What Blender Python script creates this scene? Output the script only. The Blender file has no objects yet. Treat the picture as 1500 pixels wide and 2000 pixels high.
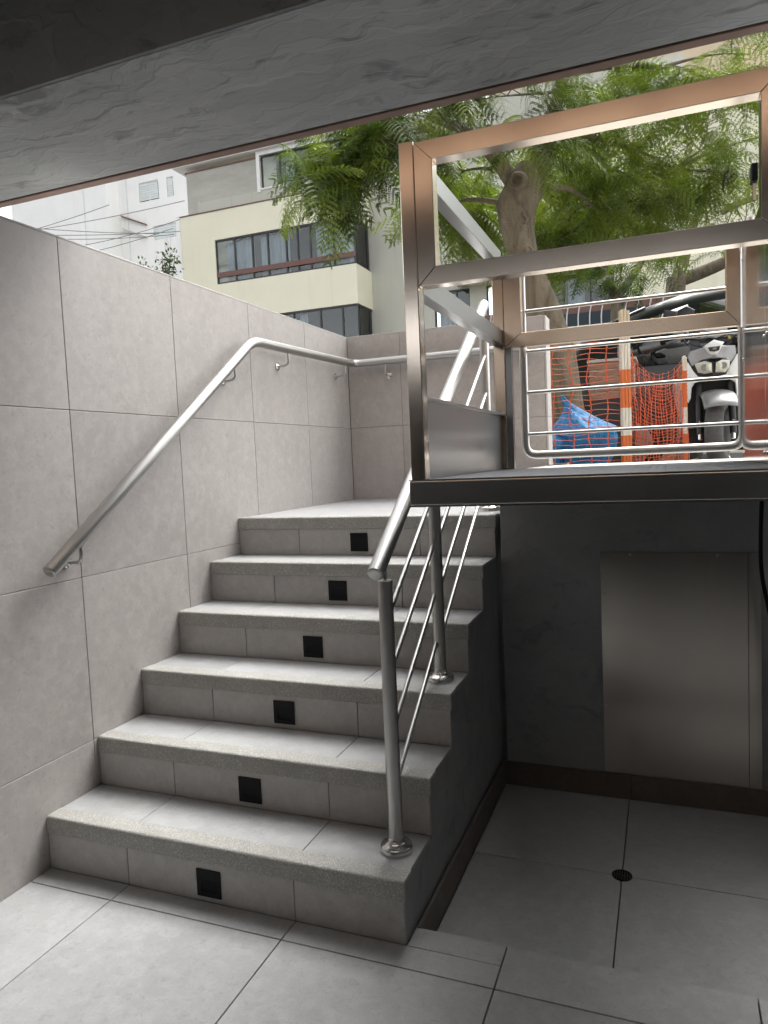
import bpy, bmesh, math, random
import numpy as np
from mathutils import Vector, Matrix, Euler
random.seed(7)
SC = bpy.context.scene
COL = SC.collection

# ---------------------------------------------------------------- camera
CAM_LOC = (1.9096, -1.7029, 1.2917)
YAW, PITCH, ROLL = 0.3750, -0.0705, -0.0434
_cy, _sy, _cp, _sp = math.cos(YAW), math.sin(YAW), math.cos(PITCH), math.sin(PITCH)
_f = Vector((-_sy*_cp, _cy*_cp, _sp)); _r0 = Vector((_cy, _sy, 0)); _u0 = _r0.cross(_f)
_r = _r0*math.cos(ROLL) + _u0*math.sin(ROLL); _u = -_r0*math.sin(ROLL) + _u0*math.cos(ROLL)
cam_data = bpy.data.cameras.new('camera')
cam_data.sensor_fit = 'VERTICAL'; cam_data.sensor_height = 36.0; cam_data.sensor_width = 27.0
cam_data.lens = 36.0*1397.86/2000.0
cam_data.clip_start = 0.02; cam_data.clip_end = 600
camera = bpy.data.objects.new('camera', cam_data)
_m = Matrix((( _r.x, _u.x, -_f.x), (_r.y, _u.y, -_f.y), (_r.z, _u.z, -_f.z))).to_4x4()
_m.translation = Vector(CAM_LOC)
camera.matrix_world = _m
COL.objects.link(camera); SC.camera = camera

# ---------------------------------------------------------------- sky, sun, exposure
SUN_EL, SUN_AZ = math.radians(58), math.radians(20)      # azimuth from +Y towards +X
world = bpy.data.worlds.new('World'); SC.world = world; world.use_nodes = True
wn, wl = world.node_tree.nodes, world.node_tree.links
wn.clear()
sky = wn.new('ShaderNodeTexSky'); sky.sky_type = 'NISHITA'; sky.sun_disc = False
sky.sun_elevation = SUN_EL; sky.sun_rotation = SUN_AZ
sky.air_density = 1.0; sky.dust_density = 3.0; sky.ozone_density = 1.0
bw = wn.new('ShaderNodeRGBToBW'); mixw = wn.new('ShaderNodeMixRGB'); mixw.inputs[0].default_value = 0.95
bg = wn.new('ShaderNodeBackground'); bg.inputs[1].default_value = 0.15
wo = wn.new('ShaderNodeOutputWorld')
wl.new(sky.outputs[0], bw.inputs[0]); wl.new(sky.outputs[0], mixw.inputs[1]); wl.new(bw.outputs[0], mixw.inputs[2])
wl.new(mixw.outputs[0], bg.inputs[0]); wl.new(bg.outputs[0], wo.inputs[0])
sun_d = bpy.data.lights.new('sun', 'SUN'); sun_d.energy = 0.9; sun_d.angle = math.radians(40); sun_d.color = (1.0, 0.97, 0.93)
sun = bpy.data.objects.new('sun', sun_d); COL.objects.link(sun)
_sd = Vector((math.sin(SUN_AZ)*math.cos(SUN_EL), math.cos(SUN_AZ)*math.cos(SUN_EL), math.sin(SUN_EL)))
sun.rotation_euler = _sd.to_track_quat('Z', 'Y').to_euler(); sun.location = (0, 10, 20)
SC.view_settings.view_transform = 'Standard'; SC.view_settings.look = 'None'
SC.view_settings.exposure = 2.18; SC.view_settings.gamma = 1.0; SC.view_settings.use_curve_mapping = False
SC.cycles.max_bounces = 7; SC.cycles.diffuse_bounces = 4; SC.cycles.glossy_bounces = 4; SC.cycles.transparent_max_bounces = 12
SC.cycles.sample_clamp_indirect = 8; SC.cycles.caustics_reflective = False; SC.cycles.caustics_refractive = False
SC.cycles.use_denoising = True; SC.cycles.use_adaptive_sampling = True; SC.cycles.adaptive_threshold = 0.03

# ---------------------------------------------------------------- mesh helpers
def px_point(px, py, d):
    """point of the place at depth d seen where the photo has (px, py)"""
    return Vector(CAM_LOC) + (_f + _r*((px-750)/1397.86) + _u*((1000-py)/1397.86))*d

def link(o, parent=None):
    COL.objects.link(o)
    if parent is not None:
        o.parent = parent
        if o.get('_w', 1):
            o.matrix_parent_inverse = Matrix.Translation(-Vector(parent['_loc'])) if '_loc' in parent else Matrix.Identity(4)
    return o

class MB:
    def __init__(s): s.v = []; s.f = []
    def add(s, vs, fs):
        b = len(s.v); s.v += [tuple(v) for v in vs]; s.f += [tuple(i+b for i in f) for f in fs]; return s
    def box(s, x0, x1, y0, y1, z0, z1):
        v = [(x, y, z) for z in (z0, z1) for y in (y0, y1) for x in (x0, x1)]
        return s.add(v, [(0,2,3,1),(4,5,7,6),(0,1,5,4),(2,6,7,3),(0,4,6,2),(1,3,7,5)])
    def prism(s, poly, axis, a, b):
        """poly: 2D points in the two other axes (ordered), extruded along axis from a to b"""
        n = len(poly)
        def P(p, t):
            return {'x': (t, p[0], p[1]), 'y': (p[0], t, p[1]), 'z': (p[0], p[1], t)}[axis]
        v = [P(p, a) for p in poly] + [P(p, b) for p in poly]
        f = [tuple(range(n))[::-1], tuple(range(n, 2*n))] + [(i, (i+1) % n, n+(i+1) % n, n+i) for i in range(n)]
        return s.add(v, f)
    def tube(s, pts, r, n=10, caps=True, closed=False):
        pts = [Vector(p) for p in pts]; m = len(pts)
        rs = r if isinstance(r, (list, tuple)) else [r]*m
        t0 = (pts[1]-pts[0]).normalized()
        up = Vector((0, 0, 1)) if abs(t0.z) < 0.9 else Vector((1, 0, 0))
        nrm = (up - t0*up.dot(t0)).normalized(); v = []
        for i, p in enumerate(pts):
            a = pts[(i-1) % m] if (i > 0 or closed) else p; c = pts[(i+1) % m] if (i < m-1 or closed) else p
            t = (c-a).normalized(); nrm = (nrm - t*nrm.dot(t))
            nrm = nrm.normalized() if nrm.length > 1e-6 else t.orthogonal().normalized()
            bi = t.cross(nrm)
            for k in range(n):
                an = 2*math.pi*k/n; v.append(p + (nrm*math.cos(an) + bi*math.sin(an))*rs[i])
        f = []
        for i in range(m if closed else m-1):
            j = (i+1) % m
            for k in range(n): f.append((i*n+k, i*n+(k+1) % n, j*n+(k+1) % n, j*n+k))
        if caps and not closed:
            f.append(tuple(range(n))[::-1]); f.append(tuple(range((m-1)*n, m*n)))
        return s.add(v, f)
    def lathe(s, prof, c, n=20, axis='z'):
        """prof: (radius, height) pairs"""
        v = []; m = len(prof)
        for r, h in prof:
            for k in range(n):
                a = 2*math.pi*k/n; q = (r*math.cos(a), r*math.sin(a), h)
                if axis == 'y': q = (q[0], h, q[1])
                if axis == 'x': q = (h, q[0], q[1])
                v.append((c[0]+q[0], c[1]+q[1], c[2]+q[2]))
        f = [(i*n+k, i*n+(k+1) % n, (i+1)*n+(k+1) % n, (i+1)*n+k) for i in range(m-1) for k in range(n)]
        f.append(tuple(range(n))[::-1]); f.append(tuple(range((m-1)*n, m*n)))
        return s.add(v, f)
    def pillow(s, poly, y, depth, bulge, back=0.0):
        """outline in x-z, a rim plate bulging towards -y"""
        n = len(poly); cx = sum(p[0] for p in poly)/n; cz = sum(p[1] for p in poly)/n
        rings = [(1, depth), (1, 0), (0.86, -bulge*0.55), (0.5, -bulge*0.93)]; v = []
        for sc, dy in rings:
            for p in poly: v.append((cx+(p[0]-cx)*sc, y+dy+back*abs(p[0]), cz+(p[1]-cz)*sc))
        v.append((cx, y-bulge+back*abs(cx), cz)); L = len(v)-1
        f = [(r*n+i, (r+1)*n+i, (r+1)*n+(i+1) % n, r*n+(i+1) % n) for r in range(3) for i in range(n)]
        f += [(3*n+i, L, 3*n+(i+1) % n) for i in range(n)]
        f.append(tuple(range(n)))
        return s.add(v, f)
    def mesh(s, name, m, smooth=False):
        me = bpy.data.meshes.new(name); me.from_pydata(s.v, [], s.f); me.materials.append(m)
        bm = bmesh.new(); bm.from_mesh(me); bmesh.ops.recalc_face_normals(bm, faces=bm.faces[:]); bm.to_mesh(me); bm.free()
        if smooth: me.shade_smooth(); me.set_sharp_from_angle(angle=math.radians(40))
        return me
    def build(s, name, m, parent=None, smooth=False, bevel=0, seg=1, loc=None):
        o = bpy.data.objects.new(name, s.mesh(name, m, smooth))
        if loc is not None: o.location = loc
        link(o, parent)
        if bevel:
            b = o.modifiers.new('bevel', 'BEVEL'); b.width = bevel; b.segments = seg; b.limit_method = 'ANGLE'; b.angle_limit = math.radians(40)
            b.harden_normals = False
        return o

def tag(o, label=None, cat=None, group=None, kind=None):
    if label: o['label'] = label
    if cat: o['category'] = cat
    if group: o['group'] = group
    if kind: o['kind'] = kind
    return o
def thing(name, loc, label, cat, group=None):
    e = bpy.data.objects.new(name, None); e.location = loc; e['_loc'] = tuple(loc); e.empty_display_size = 0.1
    COL.objects.link(e); return tag(e, label, cat, group)
def local_thing(name, loc, rz, label, cat, group=None):
    e = bpy.data.objects.new(name, None); e.location = loc; e.rotation_euler = (0, 0, rz); e.empty_display_size = 0.1
    COL.objects.link(e); return tag(e, label, cat, group)
def fillet(pts, r, k=6):
    pts = [Vector(p) for p in pts]; out = [pts[0]]
    for i in range(1, len(pts)-1):
        a = (pts[i-1]-pts[i]); b = (pts[i+1]-pts[i]); l = min(r, a.length*0.45, b.length*0.45)
        A = pts[i]+a.normalized()*l; B = pts[i]+b.normalized()*l
        for j in range(k+1):
            t = j/k; out.append(A*(1-t)**2 + pts[i]*2*t*(1-t) + B*t*t)
    out.append(pts[-1]); return out

# ---------------------------------------------------------------- materials
MAT = {}
class NT:
    def __init__(s, name):
        s.m = bpy.data.materials.new(name); s.m.use_nodes = True; s.t = s.m.node_tree; s.t.nodes.clear()
        s.out = s.t.nodes.new('ShaderNodeOutputMaterial'); MAT[name] = s.m
    def n(s, t, ins=None, **at):
        nd = s.t.nodes.new('ShaderNode'+t)
        for k, v in at.items(): setattr(nd, k, v)
        for k, v in (ins or {}).items(): s.set(nd, k, v)
        return nd
    def set(s, nd, k, v):
        sk = nd.inputs[k]
        if isinstance(v, bpy.types.NodeSocket): s.t.links.new(v, sk)
        else: sk.default_value = v
    def pos(s): return s.n('NewGeometry').outputs['Position']
    def obj(s): return s.n('TexCoord').outputs['Object']
    def noise(s, vec, scale, detail=4, rough=0.55, dist=0.0):
        return s.n('TexNoise', {'Vector': vec, 'Scale': scale, 'Detail': detail, 'Roughness': rough, 'Distortion': dist}).outputs['Fac']
    def ramp(s, fac, stops):
        r = s.n('ValToRGB', {'Fac': fac}); e = r.color_ramp.elements
        while len(e) < len(stops): e.new(0.5)
        for el, (p, c) in zip(e, stops): el.position = p; el.color = (c[0], c[1], c[2], 1) if not isinstance(c, (int, float)) else (c, c, c, 1)
        return r.outputs['Color']
    def mapv(s, vec, scale=(1, 1, 1), rot=(0, 0, 0), loc=(0, 0, 0)):
        return s.n('Mapping', {'Vector': vec, 'Scale': scale, 'Rotation': rot, 'Location': loc}).outputs[0]
    def math(s, op, a, b=0.0): 
        nd = s.n('Math', operation=op); s.set(nd, 0, a); s.set(nd, 1, b); return nd.outputs[0]
    def mix(s, fac, a, b, blend='MIX'):
        nd = s.n('MixRGB', blend_type=blend); s.set(nd, 0, fac)
        for i, c in ((1, a), (2, b)): s.set(nd, i, c if isinstance(c, bpy.types.NodeSocket) else (c[0], c[1], c[2], 1))
        return nd.outputs[0]
    def bump(s, h, strength=0.3, dist=0.002, normal=None):
        i = {'Height': h, 'Strength': strength, 'Distance': dist}
        if normal is not None: i['Normal'] = normal
        return s.n('Bump', i).outputs[0]
    def done(s, **ins):
        p = s.n('BsdfPrincipled')
        for k, v in ins.items():
            k = k.replace('_', ' ')
            if isinstance(v, tuple) and len(v) == 3: v = (*v, 1)
            s.set(p, k, v)
        s.t.links.new(p.outputs[0], s.out.inputs[0]); s.p = p; return s.m

def plain(name, col, rough=0.6, metal=0.0, var=0.12, scale=6.0, bump=0.0, coat=0.0, spec=0.5):
    t = NT(name); nz = t.noise(t.pos(), scale, 5, 0.6)
    c = t.ramp(nz, [(0.25, tuple(k*(1-var) for k in col)), (0.75, tuple(min(1, k*(1+var)) for k in col))])
    kw = dict(Base_Color=c, Roughness=rough, Metallic=metal, Coat_Weight=coat)
    kw['Specular_IOR_Level'] = spec
    if bump: kw['Normal'] = t.bump(t.noise(t.pos(), scale*8, 4), bump, 0.003)
    return t.done(**kw)

def mat_tile(name, a, b, rough=0.5):
    t = NT(name); oi = t.n('ObjectInfo').outputs['Random']
    off = t.n('CombineXYZ', {0: t.math('MULTIPLY', oi, 7.0), 1: t.math('MULTIPLY', oi, 13.0), 2: t.math('MULTIPLY', oi, 29.0)}).outputs[0]
    va = t.n('VectorMath', operation='ADD'); t.set(va, 0, t.pos()); t.set(va, 1, off); v = va.outputs[0]
    big = t.noise(v, 3.2, 5, 0.62, 0.6); mid = t.noise(v, 22, 5, 0.65, 0.3); fine = t.noise(v, 260, 3, 0.7)
    c = t.ramp(big, [(0.28, a), (0.72, b)])
    c = t.mix(t.ramp(mid, [(0.44, 0.0), (0.66, 0.6)]), c, tuple(min(1, k*1.16) for k in b))
    c = t.mix(t.ramp(t.noise(v, 48, 4, 0.7, 1.0), [(0.54, 0.0), (0.70, 0.5)]), c, tuple(k*0.76 for k in a))
    c = t.mix(t.ramp(fine, [(0.3, 0.25), (0.7, 0.0)]), c, tuple(k*0.7 for k in a))
    c = t.mix(1.0, c, t.ramp(oi, [(0.0, 0.92), (1.0, 1.0)]), 'MULTIPLY')
    st = t.noise(t.mapv(t.pos(), (5, 5, 0.7)), 1.6, 5, 0.65, 0.8); c = t.mix(t.ramp(st, [(0.54, 0.0), (0.74, 0.13)]), c, tuple(k*0.72 for k in a))
    bp = t.bump(fine, 0.18, 0.0006)
    t.done(Base_Color=c, Roughness=t.ramp(mid, [(0.3, rough-0.07), (0.7, rough+0.1)]), Normal=bp, Specular_IOR_Level=0.45)
mat_tile('tile_wall', (0.370, 0.345, 0.328), (0.430, 0.403, 0.384), 0.5)
mat_tile('tile_floor', (0.355, 0.360, 0.362), (0.425, 0.430, 0.432), 0.42)
mat_tile('tile_rear_lit', (0.41, 0.372, 0.352), (0.48, 0.44, 0.418), 0.5)  # rear wall tile, its warmer and brighter light put into the colour
mat_tile('tile_riser', (0.415, 0.402, 0.385), (0.485, 0.472, 0.455), 0.5)
mat_tile('tile_base', (0.125, 0.105, 0.092), (0.165, 0.14, 0.124), 0.45)
plain('grout', (0.15, 0.147, 0.142), 0.9)

def mat_stucco(name, a, b, strength, scale=1.0, marks=0.8):
    """trowelled plaster: overlapping strokes left as plates of uneven height, with dark drag marks"""
    t = NT(name); v = t.pos()
    def warp(vec, sc, amt):
        w = t.n('TexNoise', {'Vector': vec, 'Scale': sc, 'Detail': 4, 'Roughness': 0.6}).outputs['Color']
        vs = t.n('VectorMath', operation='SCALE'); t.set(vs, 0, w); t.set(vs, 'Scale', amt)
        va = t.n('VectorMath', operation='ADD'); t.set(va, 0, vec); t.set(va, 1, vs.outputs[0]); return va.outputs[0]
    q = warp(v, 2.2*scale, 0.30/scale)
    h = None
    for rot, st, sc, wt in ((0.9, (1.0, 2.6, 1.6), 4.2, 0.5), (-0.5, (1.0, 3.4, 1.8), 6.5, 0.35), (0.2, (1.2, 2.2, 2.0), 11.0, 0.22)):
        m = t.mapv(q, tuple(k*scale for k in st), (rot*0.6, rot*0.4, rot), (rot*3, rot, 0))
        vo = t.n('TexVoronoi', {'Vector': m, 'Scale': sc, 'Smoothness': 0.12}, feature='SMOOTH_F1').outputs['Color']
        c = t.n('SeparateColor', {0: vo}).outputs[0]; c = t.math('MULTIPLY', c, wt); h = c if h is None else t.math('ADD', h, c)
    drag = t.noise(t.mapv(q, (2.0*scale, 14*scale, 6*scale), (0.2, 0.1, 0.8)), 2.2, 5, 0.62, 0.4)
    big = t.noise(v, 1.3*scale, 4, 0.6, 0.5); pit = t.noise(v, 60*scale, 4, 0.7)
    hh = t.math('ADD', h, t.math('MULTIPLY', drag, 0.5)); hh = t.math('ADD', hh, t.math('MULTIPLY', pit, 0.06)); hh = t.math('ADD', hh, t.math('MULTIPLY', big, 0.6))
    c = t.ramp(t.math('ADD', t.math('MULTIPLY', h, 0.45), t.math('MULTIPLY', big, 0.6)), [(0.25, a), (0.75, b)])
    mk = t.noise(t.mapv(q, (3*scale, 13*scale, 6*scale), (0.1, 0.3, 1.2)), 1.7, 6, 0.66, 0.6)
    c = t.mix(t.ramp(mk, [(0.56, 0.0), (0.68, marks)]), c, tuple(k*0.45 for k in a))
    t.done(Base_Color=c, Roughness=0.6, Normal=t.bump(hh, strength, 0.014), Specular_IOR_Level=0.4)
mat_stucco('stucco_beam', (0.30, 0.32, 0.33), (0.43, 0.452, 0.462), 0.42, 0.72, 0.75)
mat_stucco('stucco_dark', (0.27, 0.276, 0.281), (0.325, 0.332, 0.337), 0.24, 1.0, 0.4)
mat_stucco('stucco_beam_shaded', (0.16, 0.168, 0.176), (0.21, 0.22, 0.23), 0.45, 0.8, 0.6)  # beam plaster with shade mixed into its colour
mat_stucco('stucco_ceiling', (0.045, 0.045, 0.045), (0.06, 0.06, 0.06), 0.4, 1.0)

def mat_steel(name, col, rough, grain=(1, 1, 1), aniso=0.0, wave=0.0, wsc=(1.6, 1.6, 0.8)):
    """brushed stainless: hair-fine lines drawn out along one axis, faint smears"""
    t = NT(name); g = t.noise(t.mapv(t.pos(), grain), 4.0, 3, 0.6); g2 = t.noise(t.pos(), 5.0, 4, 0.6)
    c = t.ramp(g, [(0.3, tuple(k*0.975 for k in col)), (0.7, col)])
    r = t.math('ADD', t.math('MULTIPLY', g, 0.015), t.math('ADD', t.math('MULTIPLY', g2, 0.05), rough-0.03))
    kw = dict(Base_Color=c, Metallic=1.0, Roughness=r, Anisotropic=aniso)
    if wave: kw['Normal'] = t.bump(t.noise(t.mapv(t.pos(), wsc), 1.6, 2, 0.4), wave, 0.02)
    t.done(**kw)
mat_steel('steel_tube', (0.50, 0.495, 0.48), 0.36, (60, 60, 60))
mat_steel('steel_frame', (0.56, 0.555, 0.545), 0.24, (1, 110, 110))
mat_steel('steel_warm_reflect', (0.70, 0.615, 0.535), 0.17, (1.2, 110, 110))  # stainless steel, warm reflection tinted into the base colour
mat_steel('steel_panel', (0.52, 0.48, 0.435), 0.21, (110, 1, 1), 0.0, 0.22, (4.0, 1.0, 0.35))
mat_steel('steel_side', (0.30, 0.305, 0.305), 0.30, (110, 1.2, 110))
mat_steel('steel_rear_reflect', (0.60, 0.47, 0.36), 0.24, (1.2, 110, 110))  # same steel, stronger warm reflection painted in for the rear frame
mat_steel('steel_mirror', (0.66, 0.66, 0.67), 0.11, (110, 110, 1), 0.0, 0.08)
mat_steel('steel_flange', (0.72, 0.715, 0.70), 0.20, (60, 60, 60))
plain('rubber_black', (0.007, 0.007, 0.008), 0.6, spec=0.2)
plain('plastic_black', (0.007, 0.0075, 0.009), 0.55, var=0.05, spec=0.2)
t = NT('deck'); st = t.n('TexWave', {'Vector': t.pos(), 'Scale': 14.0, 'Distortion': 0.2}, wave_type='BANDS', bands_direction='X').outputs['Fac']
t.done(Base_Color=t.ramp(t.noise(t.pos(), 30, 4), [(0.3, (0.04, 0.042, 0.046)), (0.7, (0.08, 0.082, 0.088))]), Roughness=0.75, Specular_IOR_Level=0.15, Normal=t.bump(st, 0.6, 0.002))
t = NT('nosing'); v = t.pos()
vo = t.n('TexVoronoi', {'Vector': v, 'Scale': 480.0}).outputs['Color']; sp = t.n('SeparateColor', {0: vo}).outputs[0]
c = t.ramp(sp, [(0.0, (0.30, 0.295, 0.27)), (0.35, (0.38, 0.375, 0.35)), (0.8, (0.46, 0.455, 0.425)), (0.96, (0.72, 0.71, 0.67))])
c = t.mix(t.ramp(t.noise(v, 14, 4), [(0.35, 0.35), (0.65, 0.0)]), c, (0.30, 0.295, 0.27))
t.done(Base_Color=c, Roughness=0.5, Normal=t.bump(t.math('ADD', sp, t.noise(v, 420, 2)), 0.8, 0.0022), Specular_IOR_Level=0.6)
plain('tile_edge', (0.46, 0.44, 0.42), 0.6, var=0.06)
plain('trim_brown', (0.23, 0.14, 0.105), 0.55, var=0.18, scale=12)
plain('concrete_pale', (0.52, 0.50, 0.45), 0.85, var=0.22, scale=4, bump=0.3)
plain('pavement', (0.30, 0.29, 0.27), 0.9, var=0.2, scale=3, bump=0.3)
plain('asphalt', (0.05, 0.05, 0.052), 0.9, var=0.2, scale=9, bump=0.4)
t = NT('added_slat_wood'); wv = t.noise(t.mapv(t.pos(), (7.5, 0.1, 0.1)), 1.0, 2, 0.5)
t.done(Base_Color=t.ramp(wv, [(0.38, (0.52, 0.36, 0.25)), (0.62, (0.74, 0.54, 0.39))]), Roughness=0.55)
plain('added_wall_dark', (0.035, 0.033, 0.031), 0.6)
plain('added_wall_pale', (0.62, 0.62, 0.61), 0.8)
# ---------------------------------------------------------------- setting: floor, pit, landing, street
T, R, W = 0.2467, 0.175, 1.2471
LAND_Z, UP_Z, PIT_Z = 6*R, 1.225, -0.10
Y6, YB = 5*T, 2.6196          # riser of the top step / face of the rear wall
G = 0.0017                    # half a joint
_tile_cache = {}
def tile(parent, x0, x1, y0, y1, z0, z1, m, bev=0.0012, name='tile', j=None):
    """one tile slab; pieces of the same size share a mesh"""
    d = (round(x1-x0, 4), round(y1-y0, 4), round(z1-z0, 4), m)
    if d not in _tile_cache:
        q = MB().box(-d[0]/2, d[0]/2, -d[1]/2, d[1]/2, -d[2]/2, d[2]/2); me = q.mesh(name, MAT[m])
        bm = bmesh.new(); bm.from_mesh(me); bmesh.ops.bevel(bm, geom=bm.edges[:], offset=bev, segments=1, affect='EDGES'); bm.to_mesh(me); bm.free()
        _tile_cache[d] = me
    o = bpy.data.objects.new(name, _tile_cache[d]); o.location = ((x0+x1)/2, (y0+y1)/2, (z0+z1)/2)
    return link(o, parent)
def struct(name, loc):
    e = bpy.data.objects.new(name, None); e.location = loc; e['_loc'] = tuple(loc); e['kind'] = 'structure'; COL.objects.link(e); return e
def cuts(lo, hi, first, step):
    c = [lo]; k = first
    while k > lo+0.02: k -= step
    k += step if k <= lo+0.02 else 0
    while k < hi-0.02: c.append(k); k += step
    return c+[hi]

XR = 2.60                                                # right wall of the lobby
floor = tag(MB().box(-0.02, XR, -7.0, 0.0795, -0.25, -0.012).build('floor', MAT['grout']), kind='structure')
XC = cuts(0.0, XR, 0.325, 0.590); YC = cuts(-2.4, -0.083, -0.083, 0.590)
for i in range(len(XC)-1):
    for j in range(len(YC)-1):
        tile(floor, XC[i]+G, XC[i+1]-G, YC[j]+G, YC[j+1]-G, -0.0115, 0, 'tile_floor')
    a, b = XC[i], XC[i+1]
    tile(floor, a+G, b-G if b < 1.24 or a > 1.26 else b-G, -0.083+G, 0.080 if a > 1.24 else (0.0 if b < 1.24 else 0.0), -0.0115, 0, 'tile_floor')
tile(floor, W+G*2, 1.505-G, 0.001, 0.080, -0.0115, 0, 'tile_floor')
tile(floor, 0.0, XR, -7.0, -2.4-G, -0.0115, 0, 'tile_floor')

pit = tag(MB().box(1.25, XR, 0.0795, Y6, -0.30, PIT_Z-0.012).build('pit_floor', MAT['grout']), kind='structure')
PX = [1.262, 1.761, 2.26, XR]; PY = [0.0805, 0.668, Y6-0.012]
for i in range(3):
    for j in range(2):
        tile(pit, PX[i]+G, PX[i+1]-G, PY[j]+G, PY[j+1]-G, PIT_Z-0.0115, PIT_Z, 'tile_floor')
bb = thing('baseboard', (1.25, 0.6, PIT_Z), 'grey tile baseboard around the foot of the dark walls in the lift pit', 'baseboard')
tile(bb, 1.2502, 1.262, 0.081, 0.668-G, PIT_Z, 0.0, 'tile_base'); tile(bb, 1.2502, 1.262, 0.668+G, Y6-0.0125, PIT_Z, 0.0, 'tile_base')
tile(bb, 1.2502, 1.766, Y6-0.012, Y6-0.0002, PIT_Z, 0.0, 'tile_base'); tile(bb, 1.770, XR, Y6-0.012, Y6-0.0002, PIT_Z, 0.0, 'tile_base')

# landing wall behind the pit, its top is the upper landing
tag(MB().box(1.2705, XR+2.6, Y6, Y6+0.14, -0.3, UP_Z-0.004).build('landing_wall', MAT['stucco_dark'], bevel=0.003),
    'dark grey plastered wall of the pit under the raised lift platform', 'wall')
tag(MB().box(1.29, 6.0, Y6+0.02, 2.70, 0.9, UP_Z).build('upper_landing', MAT['concrete_pale'], bevel=0.004), kind='structure')
tile(tag(MB().box(1.272, 1.29, Y6+0.14, 2.70, 0.9, UP_Z-0.012).build('upper_step', MAT['grout']), kind='structure'), 1.2585, 1.2715, Y6+0.142, YB-0.002, LAND_Z+0.001, UP_Z, 'tile_wall')
tag(MB().box(-30, 30, 2.72, 6.1, 0.85, 1.15).build('sidewalk', MAT['pavement'], bevel=0.01), kind='structure')
tag(MB().box(-6, 0.0-0.16, -7, 2.70, 0.85, 1.14).build('side_yard', MAT['pavement']), kind='structure')
tag(MB().add([(-150, 3, 1.03), (150, 3, 1.03), (150, 160, 1.03), (-150, 160, 1.03)], [(0, 1, 2, 3)]).build('street', MAT['asphalt']), kind='structure')
tag(MB().box(-60, 60, 15.5, 24, 0.9, 1.15).build('far_pavement', MAT['pavement']), kind='structure')

# ---------------------------------------------------------------- staircase
st = thing('staircase', (W/2, 0.7, 0), 'grey tiled staircase of six steps with rough speckled nosings', 'staircase')
prof = [(0.012, -0.3)]
for k in range(6): prof += [(k*T+0.012, (k+1)*R-0.0125), ((k+1)*T+0.012 if k < 5 else YB-0.001, (k+1)*R-0.0125)]
prof += [(YB-0.001, -0.3)]
MB().prism(prof, 'x', 0.002, W-0.001).build('core', MAT['stucco_dark'], st)
JX = [0.0, 0.325, 0.915, W]
def nosing_mesh():
    q = MB(); h, d, r, p = 0.054, 0.060, 0.010, 0.003
    pr = [(d, 0.0125-0.012), (d, 0.0145), (r-p, 0.0145)]
    pr = [(d, -0.010), (d, 0.002)] + [(-p+r-r*math.sin(a), 0.002-r+r*math.cos(a)) for a in [i*math.pi/12 for i in range(7)]] + [(-p, -h), (0.010, -h), (0.010, -0.010)]
    xs = np.linspace(0.001, W+0.004, 40); n = len(pr); v = []; rr = random.Random(3)
    for x in xs:
        for a, b in pr: v.append((x, a+rr.uniform(-.0006, .0006), b+rr.uniform(-.0006, .0006)))
    f = [(i*n+k, i*n+(k+1) % n, (i+1)*n+(k+1) % n, (i+1)*n+k) for i in range(len(xs)-1) for k in range(n)]
    f += [tuple(range(n))[::-1], tuple(range((len(xs)-1)*n, len(xs)*n))]
    q.add(v, f); return q.mesh('nosing', MAT['nosing'], True)
nos = nosing_mesh()
for k in range(6):
    y, z = k*T, (k+1)*R
    o = bpy.data.objects.new('nosing', nos); o.location = (0, y, z); link(o, st)
    for i in range(3):
        a, b = JX[i]+G*0.7 if i else 0.001, JX[i+1]-G*0.7 if i < 2 else W
        tile(st, a, b, y, y+0.0118, k*R+0.0005, z-0.0545, 'tile_riser', name='riser_tile')
        if k < 5: tile(st, a, b, y+0.0605, y+T-0.0005, z-0.0118, z, 'tile_floor', name='tread_tile')
LY = [Y6+0.0605, Y6+0.65, Y6+1.24, YB-0.001]
for j in range(3):
    for i in range(3):
        a, b = JX[i]+G*0.7 if i else 0.001, JX[i+1]-G*0.7 if i < 2 else W+0.01
        tile(st, a, b, LY[j]+G*0.7, LY[j+1]-G*0.7, LAND_Z-0.0118, LAND_Z, 'tile_floor', name='landing_tile')
ordn = ['lowest riser', 'second riser up', 'third riser up', 'fourth riser up', 'fifth riser up', 'top riser']
pl = MB(); s = 0.0415
pl.box(-s, s, -0.0045, 0, -s, -0.026); pl.box(-s, s, -0.0045, 0, 0.010, s); pl.box(-s, -0.026, -0.0045, 0, -0.026, 0.010); pl.box(0.026, s, -0.0045, 0, -0.026, 0.010)
plate_me = pl.mesh('face_plate', MAT['plastic_black'])
rc = MB(); rc.prism([(-0.0015, -0.026), (-0.0002, -0.026), (-0.0002, 0.0095), (-0.0042, 0.0095)], 'x', -0.0258, 0.0258); rec_me = rc.mesh('lamp_recess', MAT['rubber_black'])
for k in range(6):
    e = thing('step_light', (0.628, k*T-0.0005, k*R+0.060), 'small square black step light set in the '+ordn[k], 'step light', 'step lights in the risers')
    for nm, me in (('face_plate', plate_me), ('lamp_recess', rec_me)):
        o = bpy.data.objects.new(nm, me); o.location = e.location; link(o, e)

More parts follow.
